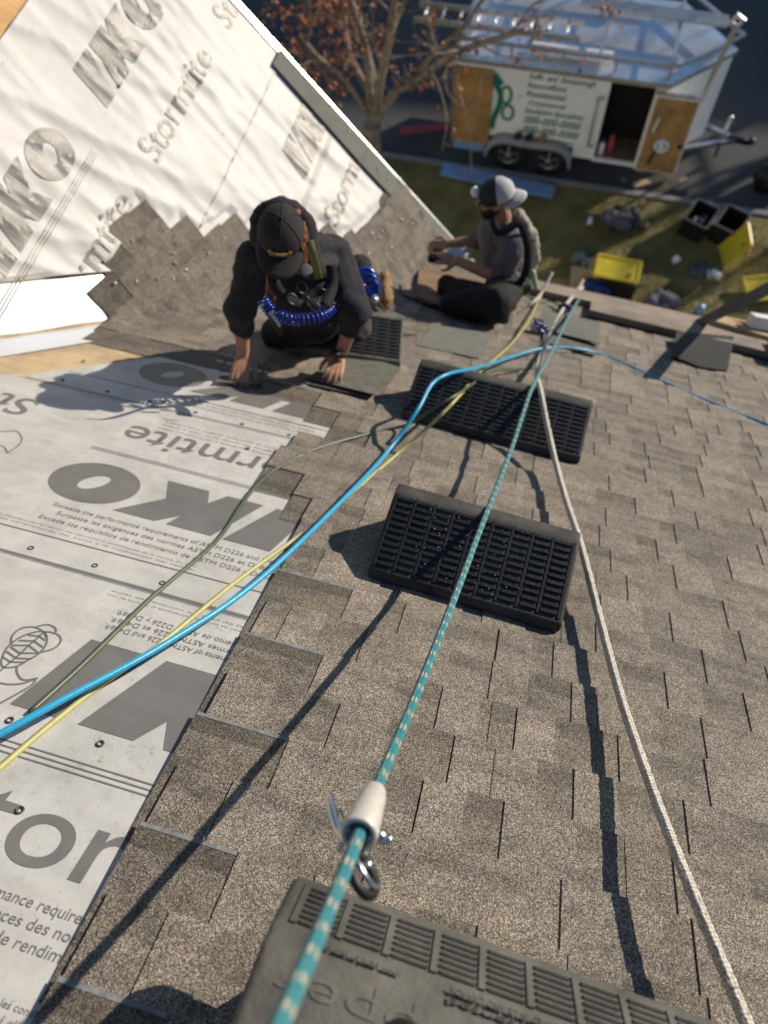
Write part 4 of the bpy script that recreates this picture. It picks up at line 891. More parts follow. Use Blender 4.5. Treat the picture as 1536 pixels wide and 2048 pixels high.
g.limb([K['neck'] - u2 * .055, K['chest'], K['belly'], lerp('belly', 'hip', .35)], [.085, .14, .128, .122]); g.limb([K['sN'], K['neck'] - u2 * .07, K['sF']], [.078, .09, .078]); g.limb([K['sN'], lerp('sN', 'eN', .82)], [.084, .070]); g.limb([K['sF'], lerp('sF', 'eF', .75)], [.08, .064])
remesh(g, 'tee_shirt', m_tee, p2, .009, 4, .010, 10, 4)
g = G()
for s_ in 'NF': g.limb([K['hip'], K['k' + s_], K['a' + s_]], [.108, .068, .052]); g.limb([K['a' + s_], K['t' + s_]], [.046, .038])
g.limb([K['hip'], lerp('hip', 'belly', .6)], [.118, .124])
remesh(g, 'trousers', m_pantsk, p2, .010, 5, .007, 12, 6)
g = G(); c2 = K['head'] + u2 * .028 - f2 * .014; g.ell(c2, r2, f2, u2, .092, .110, .105, 24, 10, 0, 90); cp = g.obj('cap', m_capg, p2, True)
g = G(); g.ell(c2 - f2 * .006, r2, f2, u2, .0945, .111, .107, 12, 8, 2, 84); me_ = g.mesh('mesh_panel'); bm = bmesh.new(); bm.from_mesh(me_); bmesh.ops.bisect_plane(bm, geom=bm.verts[:] + bm.edges[:] + bm.faces[:], plane_co=Vector(c2 - f2 * .012), plane_no=Vector(f2), clear_outer=True); bm.to_mesh(me_); bm.free(); link('mesh_panel', me_, m_mesh, cp, True)
g = G(); vs = []
for rrow in range(5):
    for i in range(13):
        a = rad(-70 + 140 * i / 12); t = rrow / 4; vs.append(c2 + r2 * .088 * math.sin(a) - f2 * (.106 * math.cos(a) + .07 * t * math.cos(a * .8)) - u2 * (.004 + .035 * t + .02 * math.sin(a) ** 2))
g.add(vs, [(r * 13 + i, r * 13 + i + 1, (r + 1) * 13 + i + 1, (r + 1) * 13 + i) for r in range(4) for i in range(12)]); o = g.obj('brim', m_mesh, cp, True); md = o.modifiers.new('s', 'SOLIDIFY'); md.thickness = .005
g = G(); g.ell(K['head'] - u2 * .082 + f2 * .055, r2, f2, u2, .056, .048, .058, 16, 10); g.ell(K['head'] - u2 * .05 + f2 * .02, r2, f2, u2, .071, .06, .045, 16, 10); remesh(g, 'beard', m_beard, p2, .006, 3, .004, 60)
g = G(); 
for k in (-1, 1): g.ell(K['head'] + f2 * .094 + u2 * .014 + r2 * .033 * k, r2, f2, u2, .029, .010, .020, 14, 8); g.tube([K['head'] + f2 * .088 + u2 * .018 + r2 * .062 * k, K['head'] - f2 * .005 + u2 * .018 + r2 * .083 * k], .004, 6)
g.obj('sunglasses', m_glass, p2, True)
g = G(); g.ell(K['head'] + f2 * .105 + u2 * .075, r2, f2, u2, .035, .028, .030, 14, 8); g.obj('head_lamp', m_wht, p2, True)
def strapY(pts, w, mat, name, th=.006):
    g = G(); strap(g, [pY(*q) for q in pts], w, th, tocam); return g.obj(name, mat, p2, True)
strapY([(985, 440, 3.40), (1000, 465, 3.34), (1040, 445, 3.42), (1050, 470, 3.40)], .05, m_blk, 'harness_strap')
strapY([(1042, 450, 3.38), (1054, 490, 3.33), (1052, 540, 3.30), (1030, 578, 3.28), (1000, 592, 3.28)], .045, m_blk, 'harness_strap')
strapY([(968, 440, 3.42), (962, 470, 3.40), (968, 500, 3.36)], .05, m_pale, 'harness_strap')
g = G(); g.limb([pY(1036, 432, 3.56), pY(1060, 470, 3.56), pY(1066, 515, 3.56), pY(1056, 560, 3.5)], [.036, .046, .044, .034]); remesh(g, 'back_pad', m_pale, p2, .009, 3, .01, 14, 2)
g = G(); g.bar(pY(1010, 575, 3.30), pY(1060, 575, 3.36), .05, .09); g.limb([pY(1020, 590, 3.28), pY(1025, 612, 3.28)], [.04, .03]); remesh(g, 'tool_belt', M_('green_canvas', (.06, .085, .055), .8, 0, .3, 20), p2, .009, 2, .006, 15)
g = G(); g.limb([pY(1065, 545, 3.42), pY(1072, 575, 3.42)], [.022, .018]); remesh(g, 'pouch_tool', M_('pale_green_plastic', (.35, .48, .36), .5), p2, .007, 2)
ht = thing('cordless_tool', 'black handheld tool in the bearded worker\'s hands', 'tool', pY(873, 518, 3.40))
g = G(); g.bar(pY(858, 515, 3.38), pY(888, 520, 3.36), .05, .05); g.obj('tool_body', m_glove, ht, bevel=.01); g = G(); g.bar(pY(868, 500, 3.46), pY(886, 497, 3.50), .03, .03); g.obj('tool_handle', m_glove, ht, bevel=.006)
g = G(); g.box(pY(912, 507, 3.50), nrm(np.array([1, .2, .1])), nrm(np.array([-.2, 1, .3])), nrm(np.array([0, -.5, 1])), .055, .04, .008); nb = thing('nail_box', 'shiny white nail packet on the bearded worker\'s lap', 'packet', pY(912, 512, 3.5)); g.obj('packet', m_flash, nb, bevel=.003)
g = G(); g.ball(pY(930, 500, 3.52), .022); g.ball(pY(940, 512, 3.50), .02); g.obj('lid', m_flash, nb, True)

# ------------------------------------------------------------------ the trailer at the kerb
TY = 11.90
tr = thing('cargo_trailer', 'white enclosed cargo trailer with green lettering and open side door', 'trailer', (0, TY + 1, 0))
SL = math.atan(GS)
def TP(x, y, z):   # trailer coordinates: x forward, y away from the house, z up from the sloping street
    return np.array([x * math.cos(SL) - z * math.sin(SL), TY + y, x * math.sin(SL) + z * math.cos(SL)])
def tbox(name, mat, x0, x1, y0, y1, z0, z1, parent=tr, bevel=0.):
    g = G(); g.slab([TP(x, y, z0) for x, y in ((x0, y0), (x1, y0), (x1, y1), (x0, y1))], TP(0, 0, 1) - TP(0, 0, 0), z1 - z0); return g.obj(name, mat, parent, bevel=bevel)
XR, XF, XN, ZB, ZT, WD = -1.98, 1.62, 2.55, .46, 2.06, 2.1
DX0, DX1, DZ0, DZ1 = .70, 1.43, .50, 1.98
tbox('side_wall', m_twhite, XR, DX0, 0, .04, ZB, ZT); tbox('side_wall', m_twhite, DX1, XF, 0, .04, ZB, ZT); tbox('door_header', m_twhite, DX0 + .001, DX1 - .001, .002, .038, DZ1, ZT)
tbox('floor', m_plank2, XR + .02, XF, .045, WD - .045, ZB, ZB + .05); tbox('far_wall', m_twhite, XR, XF, WD - .04, WD, ZB, ZT); tbox('back_frame', m_twhite, XR, XR + .05, .041, WD - .041, ZT - .1, ZT)
tbox('door_sill', m_twhite, DX0 - .02, DX1 + .02, -.012, .05, ZB - .02, ZB + .035)
g = G(); pts = [(XF, .0), (XN, WD * .5), (XF, WD)]
for (xa, ya), (xb, yb) in zip(pts[:-1], pts[1:]): g.slab([TP(xa, ya, ZB), TP(xb, yb, ZB), TP(xb, yb, ZT), TP(xa, ya, ZT)], nrm(np.array([ya - yb, xb - xa, 0])), .03)
g.obj('nose_wall', m_twhite, tr)
g = G(); g.slab([TP(x, y, ZT + .002) for x, y in ((XR, -.01), (XF, -.01), (XN + .02, WD * .5), (XF, WD + .01), (XR, WD + .01))], (0, 0, 1), .02); g.obj('roof_skin', m_troof, tr)
g = G(); strap_ = [(XR, -.016), (XF, -.016), (XN + .03, WD * .5), (XF, WD + .016), (XR, WD + .016)]
for (xa, ya), (xb, yb) in zip(strap_[:-1], strap_[1:]): g.bar(TP(xa, ya, ZT - .02), TP(xb, yb, ZT - .02), .03, .07)
g.obj('roof_trim', m_metal, tr)
tbox('interior_shade', m_tdark, XR + .06, XF - .02, .6, WD - .05, ZB + .06, ZT - .02)  # near-black block: the shade inside the trailer put into colour
dp = tbox('door', m_twhite, DX1 + .02, DX1 + .74, -.075, -.045, DZ0 - .05, DZ1 - .05); tbox('plywood_lining', m_ply, DX1 + .045, DX1 + .715, -.086, -.0755, DZ0 - .03, DZ1 - .09, dp)
tbox('door_top_rail', m_metal, DX1 + .01, DX1 + .75, -.09, -.035, DZ1 - .05, DZ1 - .01, dp)
c_ = TP(DX1 + .36, -.105, 1.02); g = G(); g.ring(c_, (0, 1, 0), .105, .03, 20, 8); g.ball(c_, .06); g.obj('cord_coil', m_wht, dp, True)
g = G(); g.bar(TP(DX1 + .28, -.10, .95), TP(DX1 + .22, -.10, .62), .07, .03); g.obj('hanging_strap', m_black, dp, bevel=.01); g = G(); g.bar(TP(DX1 + .18, -.10, 1.55), TP(DX1 + .14, -.10, 1.28), .06, .03); g.obj('paper_notice', m_wht, dp); g = G(); g.bar(TP(DX1 + .62, -.10, 1.05), TP(DX1 + .70, -.10, 1.06), .05, .06); g.obj('door_latch', m_black, dp)
rp = tbox('rear_door', m_ply, XR + .04, XR + .72, -.06, -.02, ZB + .02, ZT - .12); tbox('door_edge', m_metal, XR + .0, XR + .038, -.062, -.018, ZB - .02, ZT - .1, rp); tbox('door_sill', m_bluesh, XR + .05, XR + .66, -.05, -.02, ZB - .14, ZB + .018, rp)
g = G()
for a, b in (((DX0 - .05, 1.72), (DX0 - .15, 1.72)), ((DX0 - .15, 1.72), (DX0 - .15, .78)), ((DX0 - .15, .78), (DX0 - .05, .78))): g.tube([TP(a[0], -.07, a[1]), TP(b[0], -.07, b[1])], .018, 8)
g.obj('grab_rail', m_fend, tr, True)
# wheels and fender
for wx in (-.86, -.10):
    g = G(); prof = [(.19, -.09), (.27, -.10), (.325, -.075), (.335, -.03), (.335, .03), (.325, .075), (.27, .10), (.19, .09)]; N = 28; cy = .03; R_ = []
    for r, y in prof:
        for j in range(N): a = 2 * math.pi * j / N; g.v.append(tuple(TP(wx + r * math.cos(a), cy + y, .335 + r * math.sin(a))))
    g.f = [(i * N + j, i * N + (j + 1) % N, (i + 1) * N + (j + 1) % N, (i + 1) * N + j) for i in range(7) for j in range(N)]; g.t = [1.] * len(g.f); wo = g.obj('wheel', m_tire, tr, True)
    g = G()
    for k in range(5):
        a = 2 * math.pi * k / 5 + .3; g.bar(TP(wx, cy - .07, .335), TP(wx + .185 * math.cos(a), cy - .055, .335 + .185 * math.sin(a)), .035, .05, (0, 1, 0))
    g.ring(TP(wx, cy - .06, .335), (0, 1, 0), .185, .014, 24, 6); g.ball(TP(wx, cy - .075, .335), .04); g.obj('rim', m_metal, wo)
    g = G(); g.tube([TP(wx, cy + .0, .335), TP(wx, cy + .03, .335)], .19, 20); g.obj('brake_drum', m_tire, wo)
g = G(); arch = [(-1.30, .34), (-1.27, .52), (-1.15, .68), (-.95, .75), (-.48, .73), (-.02, .75), (.18, .68), (.30, .52), (.33, .34)]; P = spline([(x, 0, z) for x, z in arch], 5)
vs = [];
for q in P: vs += [TP(q[0], -.19, q[2]), TP(q[0], -.002, q[2] + .01)]
g.add(vs, [(2 * i, 2 * i + 1, 2 * i + 3, 2 * i + 2) for i in range(len(P) - 1)]); vs = []
for q in P: vs += [TP(q[0], -.19, q[2]), TP(-.48 + (q[0] + .48) * .93, -.188, .34 + (q[2] - .34) * .80)]
g.add(vs, [(2 * i, 2 * i + 1, 2 * i + 3, 2 * i + 2) for i in range(len(P) - 1)]); fo = g.obj('fender', m_fend, tr, True); md = fo.modifiers.new('s', 'SOLIDIFY'); md.thickness = .012
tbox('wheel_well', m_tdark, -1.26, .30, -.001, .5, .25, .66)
tbox('frame_rail', m_black, XR, XF, .12, .22, ZB - .10, ZB - .002)
# tongue
g = G(); 
for y in (.35, WD - .35): g.bar(TP(XF, y, .44), TP(3.15, WD * .5, .44), .08, .08)
g.obj('tongue', m_metal, tr); g = G(); g.bar(TP(3.0, WD * .5, .46), TP(3.4, WD * .5, .44), .08, .10); g.ball(TP(3.42, WD * .5, .46), .07); g.obj('coupler', m_black, tr, True); g = G(); g.tube([TP(2.9, WD * .5 - .08, .1), TP(2.9, WD * .5 - .08, .95)], .035, 10); g.obj('jack', m_metal, tr, True)
# roof rack
g = G(); zr = ZT + .26
for y in (.10, WD - .10):
    g.bar(TP(XR - .05, y, zr), TP(XF + .05, y, zr), .045, .045)
    for x in np.linspace(XR + .1, XF - .05, 5): g.bar(TP(x, y, ZT + .02), TP(x, y, zr), .04, .04)
for a, b in (((XF + .05, .10), (XN + .05, WD * .5)), ((XN + .05, WD * .5), (XF + .05, WD - .10))): g.bar(TP(*a, zr), TP(*b, zr), .045, .045)
g.obj('roof_rack', m_metal, tr)
for x in np.linspace(XR + .1, XF - .05, 4): 
    g = G(); g.bar(TP(x, .10, zr + .01), TP(x, WD - .10, zr + .01), .05, .03); g.obj('rack_crossbar', m_metal, tr)
g = G(); q0 = TP(2.06, .18, .55); q1 = TP(2.30, .18, 3.0); g.bar(q0, q1, .07, .05, (0, 1, 0)); g.obj('nose_post', m_metal, tr); g = G(); g.ring(q1 + np.array([-.02, 0, .06]), (0, 1, 0), .09, .035, 4, 6); g.obj('post_bracket', m_metal, tr)
# lettering on the side
def ttext(s, x0, z, w, h, shear=.3):
    me = text2d(s, .022); bm = bmesh.new(); bm.from_mesh(me); xs = [v.co.x for v in bm.verts]; sx = w / (max(xs) - min(xs)); m0 = min(xs)
    for v in bm.verts: v.co = Vector(TP(x0 + (v.co.x - m0) * sx + shear * v.co.y * h, -.004, z + v.co.y * h / .72))
    m2 = bpy.data.meshes.new('lettering'); bm.to_mesh(m2); bm.free(); link('lettering', m2, m_tgreen, tr)
for s, z, w, h, x0 in (('Soffit  and  Eavestrough', 1.86, 1.12, .10, -.67), ('Renovations', 1.70, .66, .10, -.67), ('Residential', 1.54, .66, .10, -.67), ('Commercial', 1.38, .64, .09, -.62), ('Insulation Specialists', 1.22, 1.02, .10, -.66), ('000-000-0000', 1.02, 1.00, .14, -.66), ('000-000-0000', .83, 1.00, .14, -.66), ('email@email.com', .69, .92, .075, -.64)): ttext(s, x0, z, w, h)
# green swirl emblem
g = G()
for (x, z, R, r, sq) in ((-1.02, 1.50, .12, .035, 1.3), (-.96, 1.17, .13, .035, 1.1)):
    P = [TP(x + R * math.cos(a) * .75, -.006, z + R * math.sin(a) * sq) for a in np.linspace(0, 6.28, 21)]; strap(g, P, r * 1.5, .002, lambda q: np.array([0, -1., 0]), 2)
g.obj('emblem', m_tgreen, tr); g = G(); strap(g, [TP(x, -.009, z) for x, z in ((-1.23, .80), (-1.19, 1.05), (-1.12, 1.3), (-1.12, 1.5), (-1.2, 1.66))], .10, .002, lambda q: np.array([0, -1., 0])); g.obj('emblem', m_tgreen, tr); g = G(); g.slab([TP(x, -.011, z) for x, z in ((-1.36, 1.74), (-1.22, 1.90), (-1.08, 1.72), (-1.2, 1.58))], (0, -1, 0), .002); g.obj('emblem', m_tteal, tr)

# things in and around the trailer
ld = thing('ladder', 'aluminium extension ladder lying on the trailer roof rack', 'ladder', TP(-1, .4, zr))
for y in (.32, .74): 
    g = G(); g.bar(TP(-2.75, y, zr + .08), TP(.05, y, zr + .08), .03, .09); g.obj('ladder_rail', m_metal, ld)
for x in np.arange(-2.6, 0, .30):
    g = G(); g.tube([TP(x, .335, zr + .08), TP(x, .725, zr + .08)], .02, 8); g.obj('rung', m_metal, ld, True)
ld = thing('aluminium_plank', 'ribbed aluminium walk plank lying on the trailer roof rack', 'walk plank', TP(.8, 1.3, zr)); 
for i, y in enumerate(np.arange(1.22, 1.50, .07)):
    g = G(); g.bar(TP(-.1, y, zr + .07), TP(2.3, y - .1, zr + .07), .05, .05); g.obj('slat', m_metal, ld)
ld = thing('siding_stack', 'stack of white siding strips strapped to the near side of the trailer roof', 'siding', TP(.2, .12, zr)); 
for i in range(5):
    g = G(); g.bar(TP(-.75, .24 + .055 * i, ZT + .10 + .02 * (i % 2)), TP(.62, .24 + .055 * i, ZT + .10 + .02 * (i % 2)), .045, .03); g.obj('siding_strip', m_wht, ld)
g = G(); g.bar(TP(1.0, 2.0, zr + .06), TP(-1.5, 2.0, zr + .06), .10, .06); tag(g.obj('timber_length', m_plank), 'weathered timber length on the far side of the trailer roof rack', 'timber')
bt_ = thing('spray_bottle', 'white and blue bottle standing inside the trailer doorway', 'bottle', TP(.80, .12, .51)); g = G(); g.tube([TP(.80, .12, .512), TP(.80, .12, .70), TP(.80, .12, .76)], [.055, .055, .025], 12); g.obj('bottle_body', m_wht, bt_, True); g = G(); g.tube([TP(.80, .12, .762), TP(.80, .12, .84)], .028, 10); g.obj('bottle_cap', m_bbag, bt_, True)
g = G(); g.tube([TP(.95, .16, .512), TP(.95, .16, .86)], [.06, .05], 12); g.ball(TP(.95, .16, .86), .05); tag(g.obj('gas_cylinder', m_pink, None, True), 'red cylinder standing inside the trailer doorway', 'cylinder')
for nm_, lb, x, mt in (('work_boot', 'black boot resting on the trailer fender, rearmost', -.72, m_black), ('helmet', 'black and white helmet resting on the trailer fender', -.52, m_black), ('jar', 'small brown jar resting on the trailer fender', -.28, m_leather)):
    g = G(); c_ = TP(x, -.10, .80); g.ell(c_, XA, YD, (0, 0, 1), .07, .06, .065, 14, 8); g.ell(c_ + np.array([.03, 0, .05]), XA, YD, (0, 0, 1), .045, .045, .05, 12, 8); tag(g.obj(nm_, mt, None, True), lb, nm_.replace('_', ' '))
for lb, a, b, w, mt, nm_ in (('pale blue film-covered sheet lying along the kerb by the trailer wheels', (884, 338), (1108, 385), .30, m_bluesh, 'metal_sheet'), ('faded red board lying on the street behind the trailer', (800, 262), (898, 250), .16, m_pink, 'board')):
    A0, B0 = pG(*a, .16), pG(*b, .16); g = G(); g.bar(A0, B0, w, .05); tag(g.obj(nm_, mt, bevel=.006), lb, 'sheet' if nm_ == 'metal_sheet' else 'board')
for i, (a, b, lb) in enumerate((((1268, 372), (1335, 352), 'pale timber offcut under the trailer door, nearer the wheels'), ((1300, 392), (1372, 356), 'pale timber offcut under the trailer door, nearer the hitch'))):
    g = G(); g.bar(pG(*a, .03), pG(*b, .03), .12, .05); tag(g.obj('timber_offcut', m_deck), lb, 'timber', 'timber offcuts by the trailer')

# ------------------------------------------------------------------ totes, bags and litter on the lawn
def tote(px, label, rz, filled):
    c = pG(*px, .09); t = thing('storage_tote', label, 'tote', c, 'black storage totes on the lawn'); ca_, sa = math.cos(rz), math.sin(rz); X = np.array([ca_, sa, 0]); Y = np.array([-sa, ca_, 0]); Z = np.array([0, 0, 1.])
    for nm_, cx, cy, hx, hy in (('side', 0, -.2, .27, .012), ('side', 0, .2, .27, .012), ('end', -.26, 0, .012, .19), ('end', .26, 0, .012, .19)):
        g = G(); g.box(c + X * cx + Y * cy + Z * .18, X, Y, Z, hx, hy, .18); g.obj(nm_, m_black, t)
    g = G(); g.box(c + Z * .01, X, Y, Z, .25, .188, .01); g.obj('base', m_black, t)
    g = G()
    for cx, cy, hx, hy in ((0, -.215, .29, .018), (0, .215, .29, .018), (-.275, 0, .018, .197), (.275, 0, .018, .197)): g.box(c + X * cx + Y * cy + Z * .365, X, Y, Z, hx, hy, .010)
    g.obj('rim', m_gun, t)
    if filled:
        g = G(); 
        for k in range(5): g.ell(c + X * random.uniform(-.13, .13) + Y * random.uniform(-.08, .08) + Z * .2, X, Y, Z, .10, .06, .08)
        o = g.obj('contents', m_gbag, t, True)
    return t
rz0 = rad(70)
tote((1388, 458), 'open black tote holding grey cloth, next to the kerb', rz0, True); tote((1448, 470), 'empty open black tote beside the leaning yellow lid', rz0, False)
def lid(c, X, Y, label):
    Z = np.cross(X, Y); t = thing('tote_lid', label, 'lid', c, 'yellow tote lids'); g = G(); g.box(c, X, Y, Z, .36, .23, .012); lo = g.obj('lid_panel', m_tot, t, bevel=.01)
    g = G()
    for cx, cy, hx, hy in ((0, -.225, .37, .02), (0, .225, .37, .02), (-.355, 0, .02, .205), (.355, 0, .02, .205)): g.box(c + X * cx + Y * cy + Z * .012, X, Y, Z, hx, hy, .016)
    g.obj('lid_rim', m_tot, t); g = G(); g.box(c + X * .20 - Y * .10 + Z * .02, X, Y, Z, .035, .02, .012); g.obj('lid_latch', m_leather, t); return t
Xl = nrm(pG(1285, 540) - pG(1205, 525)); Yl = np.cross((0, 0, 1), Xl); t = tote((1235, 575), 'black tote closed with a yellow lid, near the eave', math.atan2(Xl[1], Xl[0]), False); lid(pG(1236, 538, .50), Xl, Yl, 'yellow lid lying flat on the black tote near the eave')
lz = nrm(np.array([-.9, -.25, .35])); ly = nrm(np.array([-.05, 1., .0]) - lz * (lz @ np.array([-.05, 1., 0]))); lid(pG(1468, 495, .35), np.cross(ly, lz), ly, 'yellow lid leaning upright against the empty black tote')
lid(pG(1535, 575, .2), nrm(np.array([1, .35, .1])), nrm(np.array([-.35, 1, .1])), 'yellow lid at the right edge below the leaning post')
def lump(name, label, cat, px, r, mat, sq=.6, h=.09, n=6, seed=1, wr_=.03):
    rg_ = random.Random(seed); c = pG(*px, h); g = G()
    for k in range(n): g.ell(c + np.array([rg_.uniform(-.6, .6) * r, rg_.uniform(-.5, .5) * r, r * sq * rg_.uniform(.5, 1.)]), XA, YD, (0, 0, 1), r * rg_.uniform(.35, .6), r * rg_.uniform(.35, .6), r * sq * rg_.uniform(.6, 1.))
    t = thing(name, label, cat, c); remesh(g, 'bag_body' if 'bag' in name or 'pack' in name else 'body', mat, t, .014, 3, wr_, 9, seed); return t
t = lump('duffel_bag', 'dark duffel bag with grey jacket thrown over it on the lawn', 'bag', (1240, 450), .32, m_tbag, .55, seed=2)
g = G(); c_ = pG(1232, 436, .36); g.ell(c_, XA, YD, (0, 0, 1), .25, .16, .07); g.ell(c_ + XA * .14 - YD * .1, XA, YD, (0, 0, 1), .12, .10, .12); remesh(g, 'jacket', m_gbag, t, .012, 3, .03, 10, 4)
lump('garbage_bag', 'grey bag heaped on the lawn close to the white eave edge', 'bag', (1318, 618), .26, m_gbag, .6, seed=5); lump('tarp_bundle', 'crumpled blue fabric bundle beside the yellow-lidded tote', 'bundle', (1190, 590), .26, m_bbag, .6, seed=6); lump('rubble_heap', 'small grey heap of scraps in the middle of the lawn', 'scraps', (1400, 545), .20, m_gbag, .35, seed=7); lump('tool_bag', 'greenish tool bag behind the cardboard on the lawn', 'bag', (1160, 525), .16, M_('grey_green_canvas', (.16, .20, .18), .8, 0, .3, 12), .6, seed=8)
lump('equipment_case', 'dark case standing on the street at the right edge', 'case', (1535, 372), .36, m_black, .9, h=0., seed=9, wr_=.01)
g = G(); c_ = pG(1155, 560, .25); g.box(c_, nrm(np.array([1, .2, -.1])), nrm(np.array([-.2, .8, .5])), nrm(np.array([.1, -.5, .8])), .13, .22, .012); tag(g.obj('cardboard_sheet', m_card), 'folded cardboard sheet leaning near the blue bundle', 'cardboard')
for nm_, lb, px, sz, mt, cat in (('paper_cup', 'white paper cup lying on the dark part of the lawn', (1178, 452), (.05, .09), m_wht, 'cup'), ('paper_box', 'small white box on the lawn left of the grey scraps', (1353, 528), (.08, .07), m_wht, 'box'), ('plastic_bag', 'lavender plastic scrap beside the grey heap', (1412, 552), (.09, .05), m_mesh, 'plastic'), ('drink_cup', 'white cup with orange base on the sunny lawn', (1438, 560), (.06, .12), m_wht, 'cup'), ('bottle', 'blue and white bottle lying just beyond the eave edge', (1392, 628), (.06, .10), m_bluesh, 'bottle'), ('timber_offcut', 'tan block on the lawn by the duffel bag', (1286, 458), (.08, .05), m_card, 'timber')):
    c_ = pG(*px, .10); t = thing(nm_, lb, cat, c_); g = G(); a = random.uniform(0, 3); d = nrm(np.array([math.cos(a), math.sin(a), .35])); g.tube([c_ + (0, 0, .04), c_ + (0, 0, .04) + d * sz[1], c_ + (0, 0, .04) + d * sz[1] * 1.6], [sz[0], sz[0] * .9, sz[0] * .75], 12); g.obj('shell', mt, t, True)
    if nm_ == 'drink_cup': g = G(); g.tube([c_ + (0, 0, .04) - d * .05, c_ + (0, 0, .04) - d * .002], sz[0] * 1.02, 12); g.obj('base', m_orange, t, True)

# ------------------------------------------------------------------ the street tree
Yt = 10.7
tree = thing('maple_tree', 'bare multi-stemmed tree with clinging orange leaves by the street', 'tree', (pY(742, 245, Yt)[0], Yt, gz(-3) + .09))
g = G(); rt = random.Random(11); tips = []
fork = pY(744, 250, Yt); root = np.array([fork[0] - .1, Yt, gz(fork[0]) + .0])
g.tube(spline([root, (root + fork) / 2 + (.05, 0, 0), fork], 6), [.24, .21, .19, .18, .17, .17, .165, .165, .16, .16, .15, .15, .15], 12)
limbs = [([(744, 250, Yt), (738, 170, 10.7), (733, 100, 10.8), (712, 30, 11.0), (690, -40, 11.2)], .085), ([(746, 245, Yt), (745, 150, 10.9), (722, 60, 11.3), (715, -30, 11.6)], .075), ([(748, 245, Yt), (764, 140, 10.5), (782, 60, 10.5), (795, -40, 10.6)], .085), ([(746, 250, Yt), (790, 185, 10.4), (812, 172, 10.3), (860, 140, 10.0), (905, 108, 9.7), (960, 88, 9.4), (1050, 60, 9.0)], .075),
         ([(744, 240, Yt), (712, 190, 10.5), (680, 150, 10.4), (640, 118, 10.2), (600, 70, 10.0)], .055), ([(745, 200, Yt), (700, 110, 11.2), (690, 40, 11.6), (680, -30, 12)], .06), ([(815, 171, 10.3), (870, 105, 10.2), (930, 50, 10.2), (970, -10, 10.3)], .045), ([(775, 90, 10.5), (800, 20, 10.8), (830, -40, 11)], .045)]
def twig(p, d, L, r, depth):
    n = 4; P = [p]; 
    for k in range(n):
        d = nrm(d + np.array([rt.uniform(-.3, .3), rt.uniform(-.3, .3), rt.uniform(-.22, .28)])); P.append(P[-1] + d * L / n)
    g.tube(P, list(np.linspace(r, r * .45, n + 1)), 5 if r < .02 else 7, caps=False); tips.append((P[-1], d)); tips.append((P[2], d))
    if depth:
        for k in (1, 2, 3, 4):
            if rt.random() < .8: twig(P[k], nrm(d + np.array([rt.uniform(-1, 1), rt.uniform(-1, 1), rt.uniform(-.6, .7)])), L * rt.uniform(.45, .7), r * .5, depth - 1)
for L_, r in limbs:
    P = spline([pY(*q) for q in L_], 6); g.tube(P, list(np.linspace(r, r * .42, len(P))), 9)
    for k in range(6, len(P), 4):
        d = nrm(P[min(k + 1, len(P) - 1)] - P[k - 1]); twig(P[k], nrm(d + np.array([rt.uniform(-1, 1), rt.uniform(-1, .6), rt.uniform(-.4, .6)])), rt.uniform(.5, 1.0), .018, 2)
for L_ in ([(905, 108, 9.7), (890, 150, 9.5), (898, 190, 9.3), (935, 235, 9.1), (943, 350, 8.9)], [(960, 88, 9.4), (1000, 110, 9.2), (1050, 118, 9.0), (1100, 120, 8.9)], [(860, 140, 10), (880, 180, 9.8), (893, 240, 9.6), (885, 300, 9.5)], [(935, 235, 9.1), (955, 190, 9.0), (965, 150, 9.0)], [(935, 235, 9.1), (920, 190, 9.2), (915, 150, 9.2)]):
    P = spline([pY(*q) for q in L_], 5); g.tube(P, list(np.linspace(.016, .008, len(P))), 6); tips += [(P[k], nrm(P[k] - P[k - 1])) for k in range(3, len(P), 3)]
trunk = g.obj('trunk', m_bark, tree, True, fixn=False)
lf = G()
def leaf(p, s):
    a = np.array([rt.gauss(0, 1), rt.gauss(0, 1), rt.gauss(0, 1)]); a = nrm(a); b = nrm(np.cross(a, (rt.random(), rt.random(), 1))); c_ = np.cross(a, b)
    lf.add([p, p + a * s * .5 + b * s * .42, p + a * s + c_ * s * .25, p + a * s * .5 - b * s * .42, p + a * s * .5 + c_ * s * .22], [(0, 1, 4), (1, 2, 4), (2, 3, 4), (3, 0, 4)])
def toleft(p):
    q = RM @ (p - CAM); x = 768 + FPX * q[0] / q[2]; return x
for p, d in tips:
    k = 2 if toleft(p) < 720 else (1 if rt.random() < .4 else 0)
    for i in range(k): leaf(p + np.array([rt.gauss(0, .07), rt.gauss(0, .07), rt.gauss(-.05, .08)]), rt.uniform(.06, .11))
for cx, cy, n, Yc in ((560, 40, 40, 10.3), (590, 90, 60, 10.2), (620, 50, 60, 10.4), (680, 75, 40, 10.6), (650, 30, 40, 10.8), (620, 150, 30, 10.3), (655, 205, 24, 10.5), (545, 10, 40, 10.2), (1215, 20, 45, 8.9), (1105, 80, 14, 9.0), (1075, 100, 10, 9.0), (1150, 145, 10, 9.0), (1070, 190, 6, 9.0), (900, 270, 10, 9.4), (850, 150, 10, 10), (700, 150, 14, 10.6)):
    for i in range(int(n * .38)): leaf(pY(cx + rt.gauss(0, 14), cy + rt.gauss(0, 16), Yc + rt.gauss(0, .15)), rt.uniform(.055, .105))
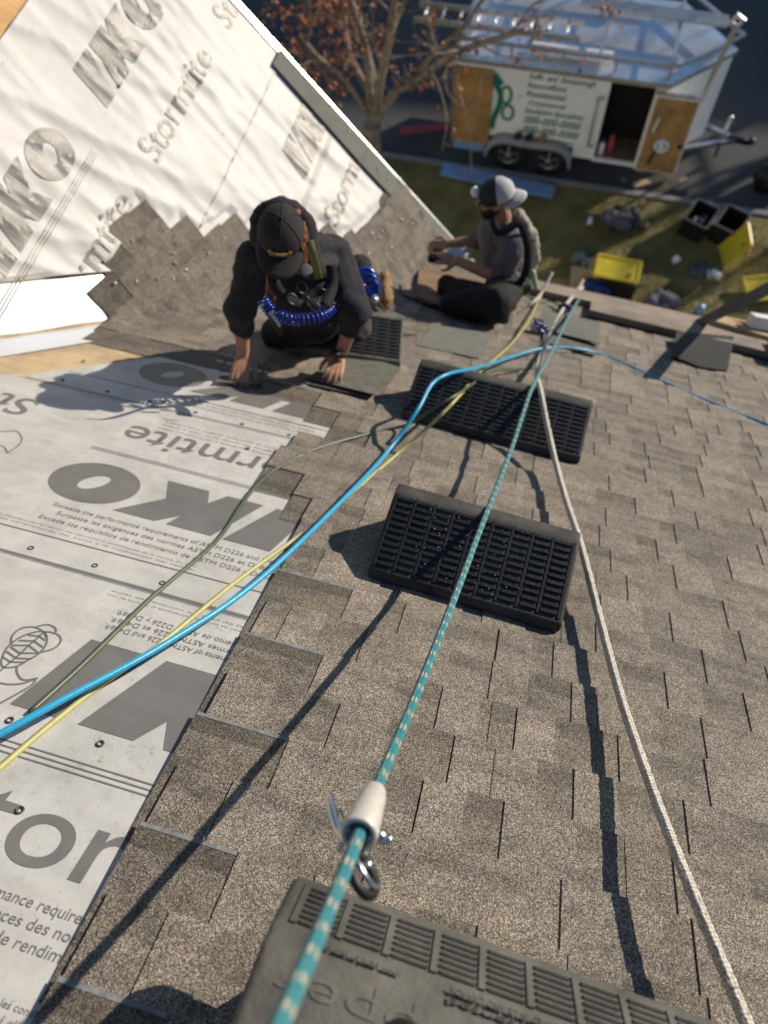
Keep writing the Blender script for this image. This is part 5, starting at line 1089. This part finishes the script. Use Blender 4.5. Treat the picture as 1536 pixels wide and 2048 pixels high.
lf.obj('crown', m_leaf, tree, fixn=False)

# ------------------------------------------------------------------ across the street (out of frame; put there to shade the road)
nh = thing('shading_house', 'unseen brown brick house added across the street to shade the road', 'house', (20, 33, 0))
def nb(name, mat, x0, x1, y0, y1, z0, z1): g = G(); g.wbox(x0, x1, y0, y1, z0, z1); return g.obj(name, mat, nh)
hx0, hx1, hy0, hy1 = 9.5, 34.0, 29.6, 37.6
nb('wall', m_brickr, hx0, hx1, hy0, hy1, 0, 6.2)
g = G(); g.slab([(hx0 - .4, hy0 - .4, 6.1), (hx1 + .4, hy0 - .4, 6.1), (hx1 + .4, 33.6, 9.2), (hx0 - .4, 33.6, 9.2)], (0, -.5, .85), .12); g.slab([(hx0 - .4, 33.6, 9.2), (hx1 + .4, 33.6, 9.2), (hx1 + .4, hy1 + .4, 6.1), (hx0 - .4, hy1 + .4, 6.1)], (0, .5, .85), .12); g.obj('roof', m_start, nh)
for x in (11.5, 15.5, 19.5, 23.5, 27.5): 
    for z in (1.2, 4.0): nb('window', m_glass, x, x + 1.3, hy0 - .03, hy0 + .05, z, z + 1.4)
nb('door', m_plank2, 31.4, 32.4, hy0 - .03, hy0 + .05, .3, 2.4)

for i, (x, y, h, r) in enumerate(((9.6, 20.9, 8, .16), (11.9, 21.9, 9, .20), (13.6, 21.2, 7.5, .14))):
    lb = ('slender bare street tree across the road, leftmost of three', 'stout bare street tree across the road, middle of three', 'short bare street tree across the road, rightmost of three')[i]
    t = thing('street_tree', lb, 'tree', (x, y, gz(x) - .1), 'bare trees across the road'); g = G(); tips = []
    P = spline([(x, y, gz(x) - .1), (x + .1, y, h * .3), (x - .1, y + .1, h * .65), (x, y, h)], 4); g.tube(P, list(np.linspace(r, r * .35, len(P))), 9)
    for k in range(6, len(P), 2):
        for a in range(2): twig(P[k], nrm(np.array([rt.uniform(-1, 1), rt.uniform(-1, 1), rt.uniform(.3, 1)])), rt.uniform(1.2, 2.2), r * .3, 1)
    g.obj('trunk', m_bark, t, True, fixn=False)
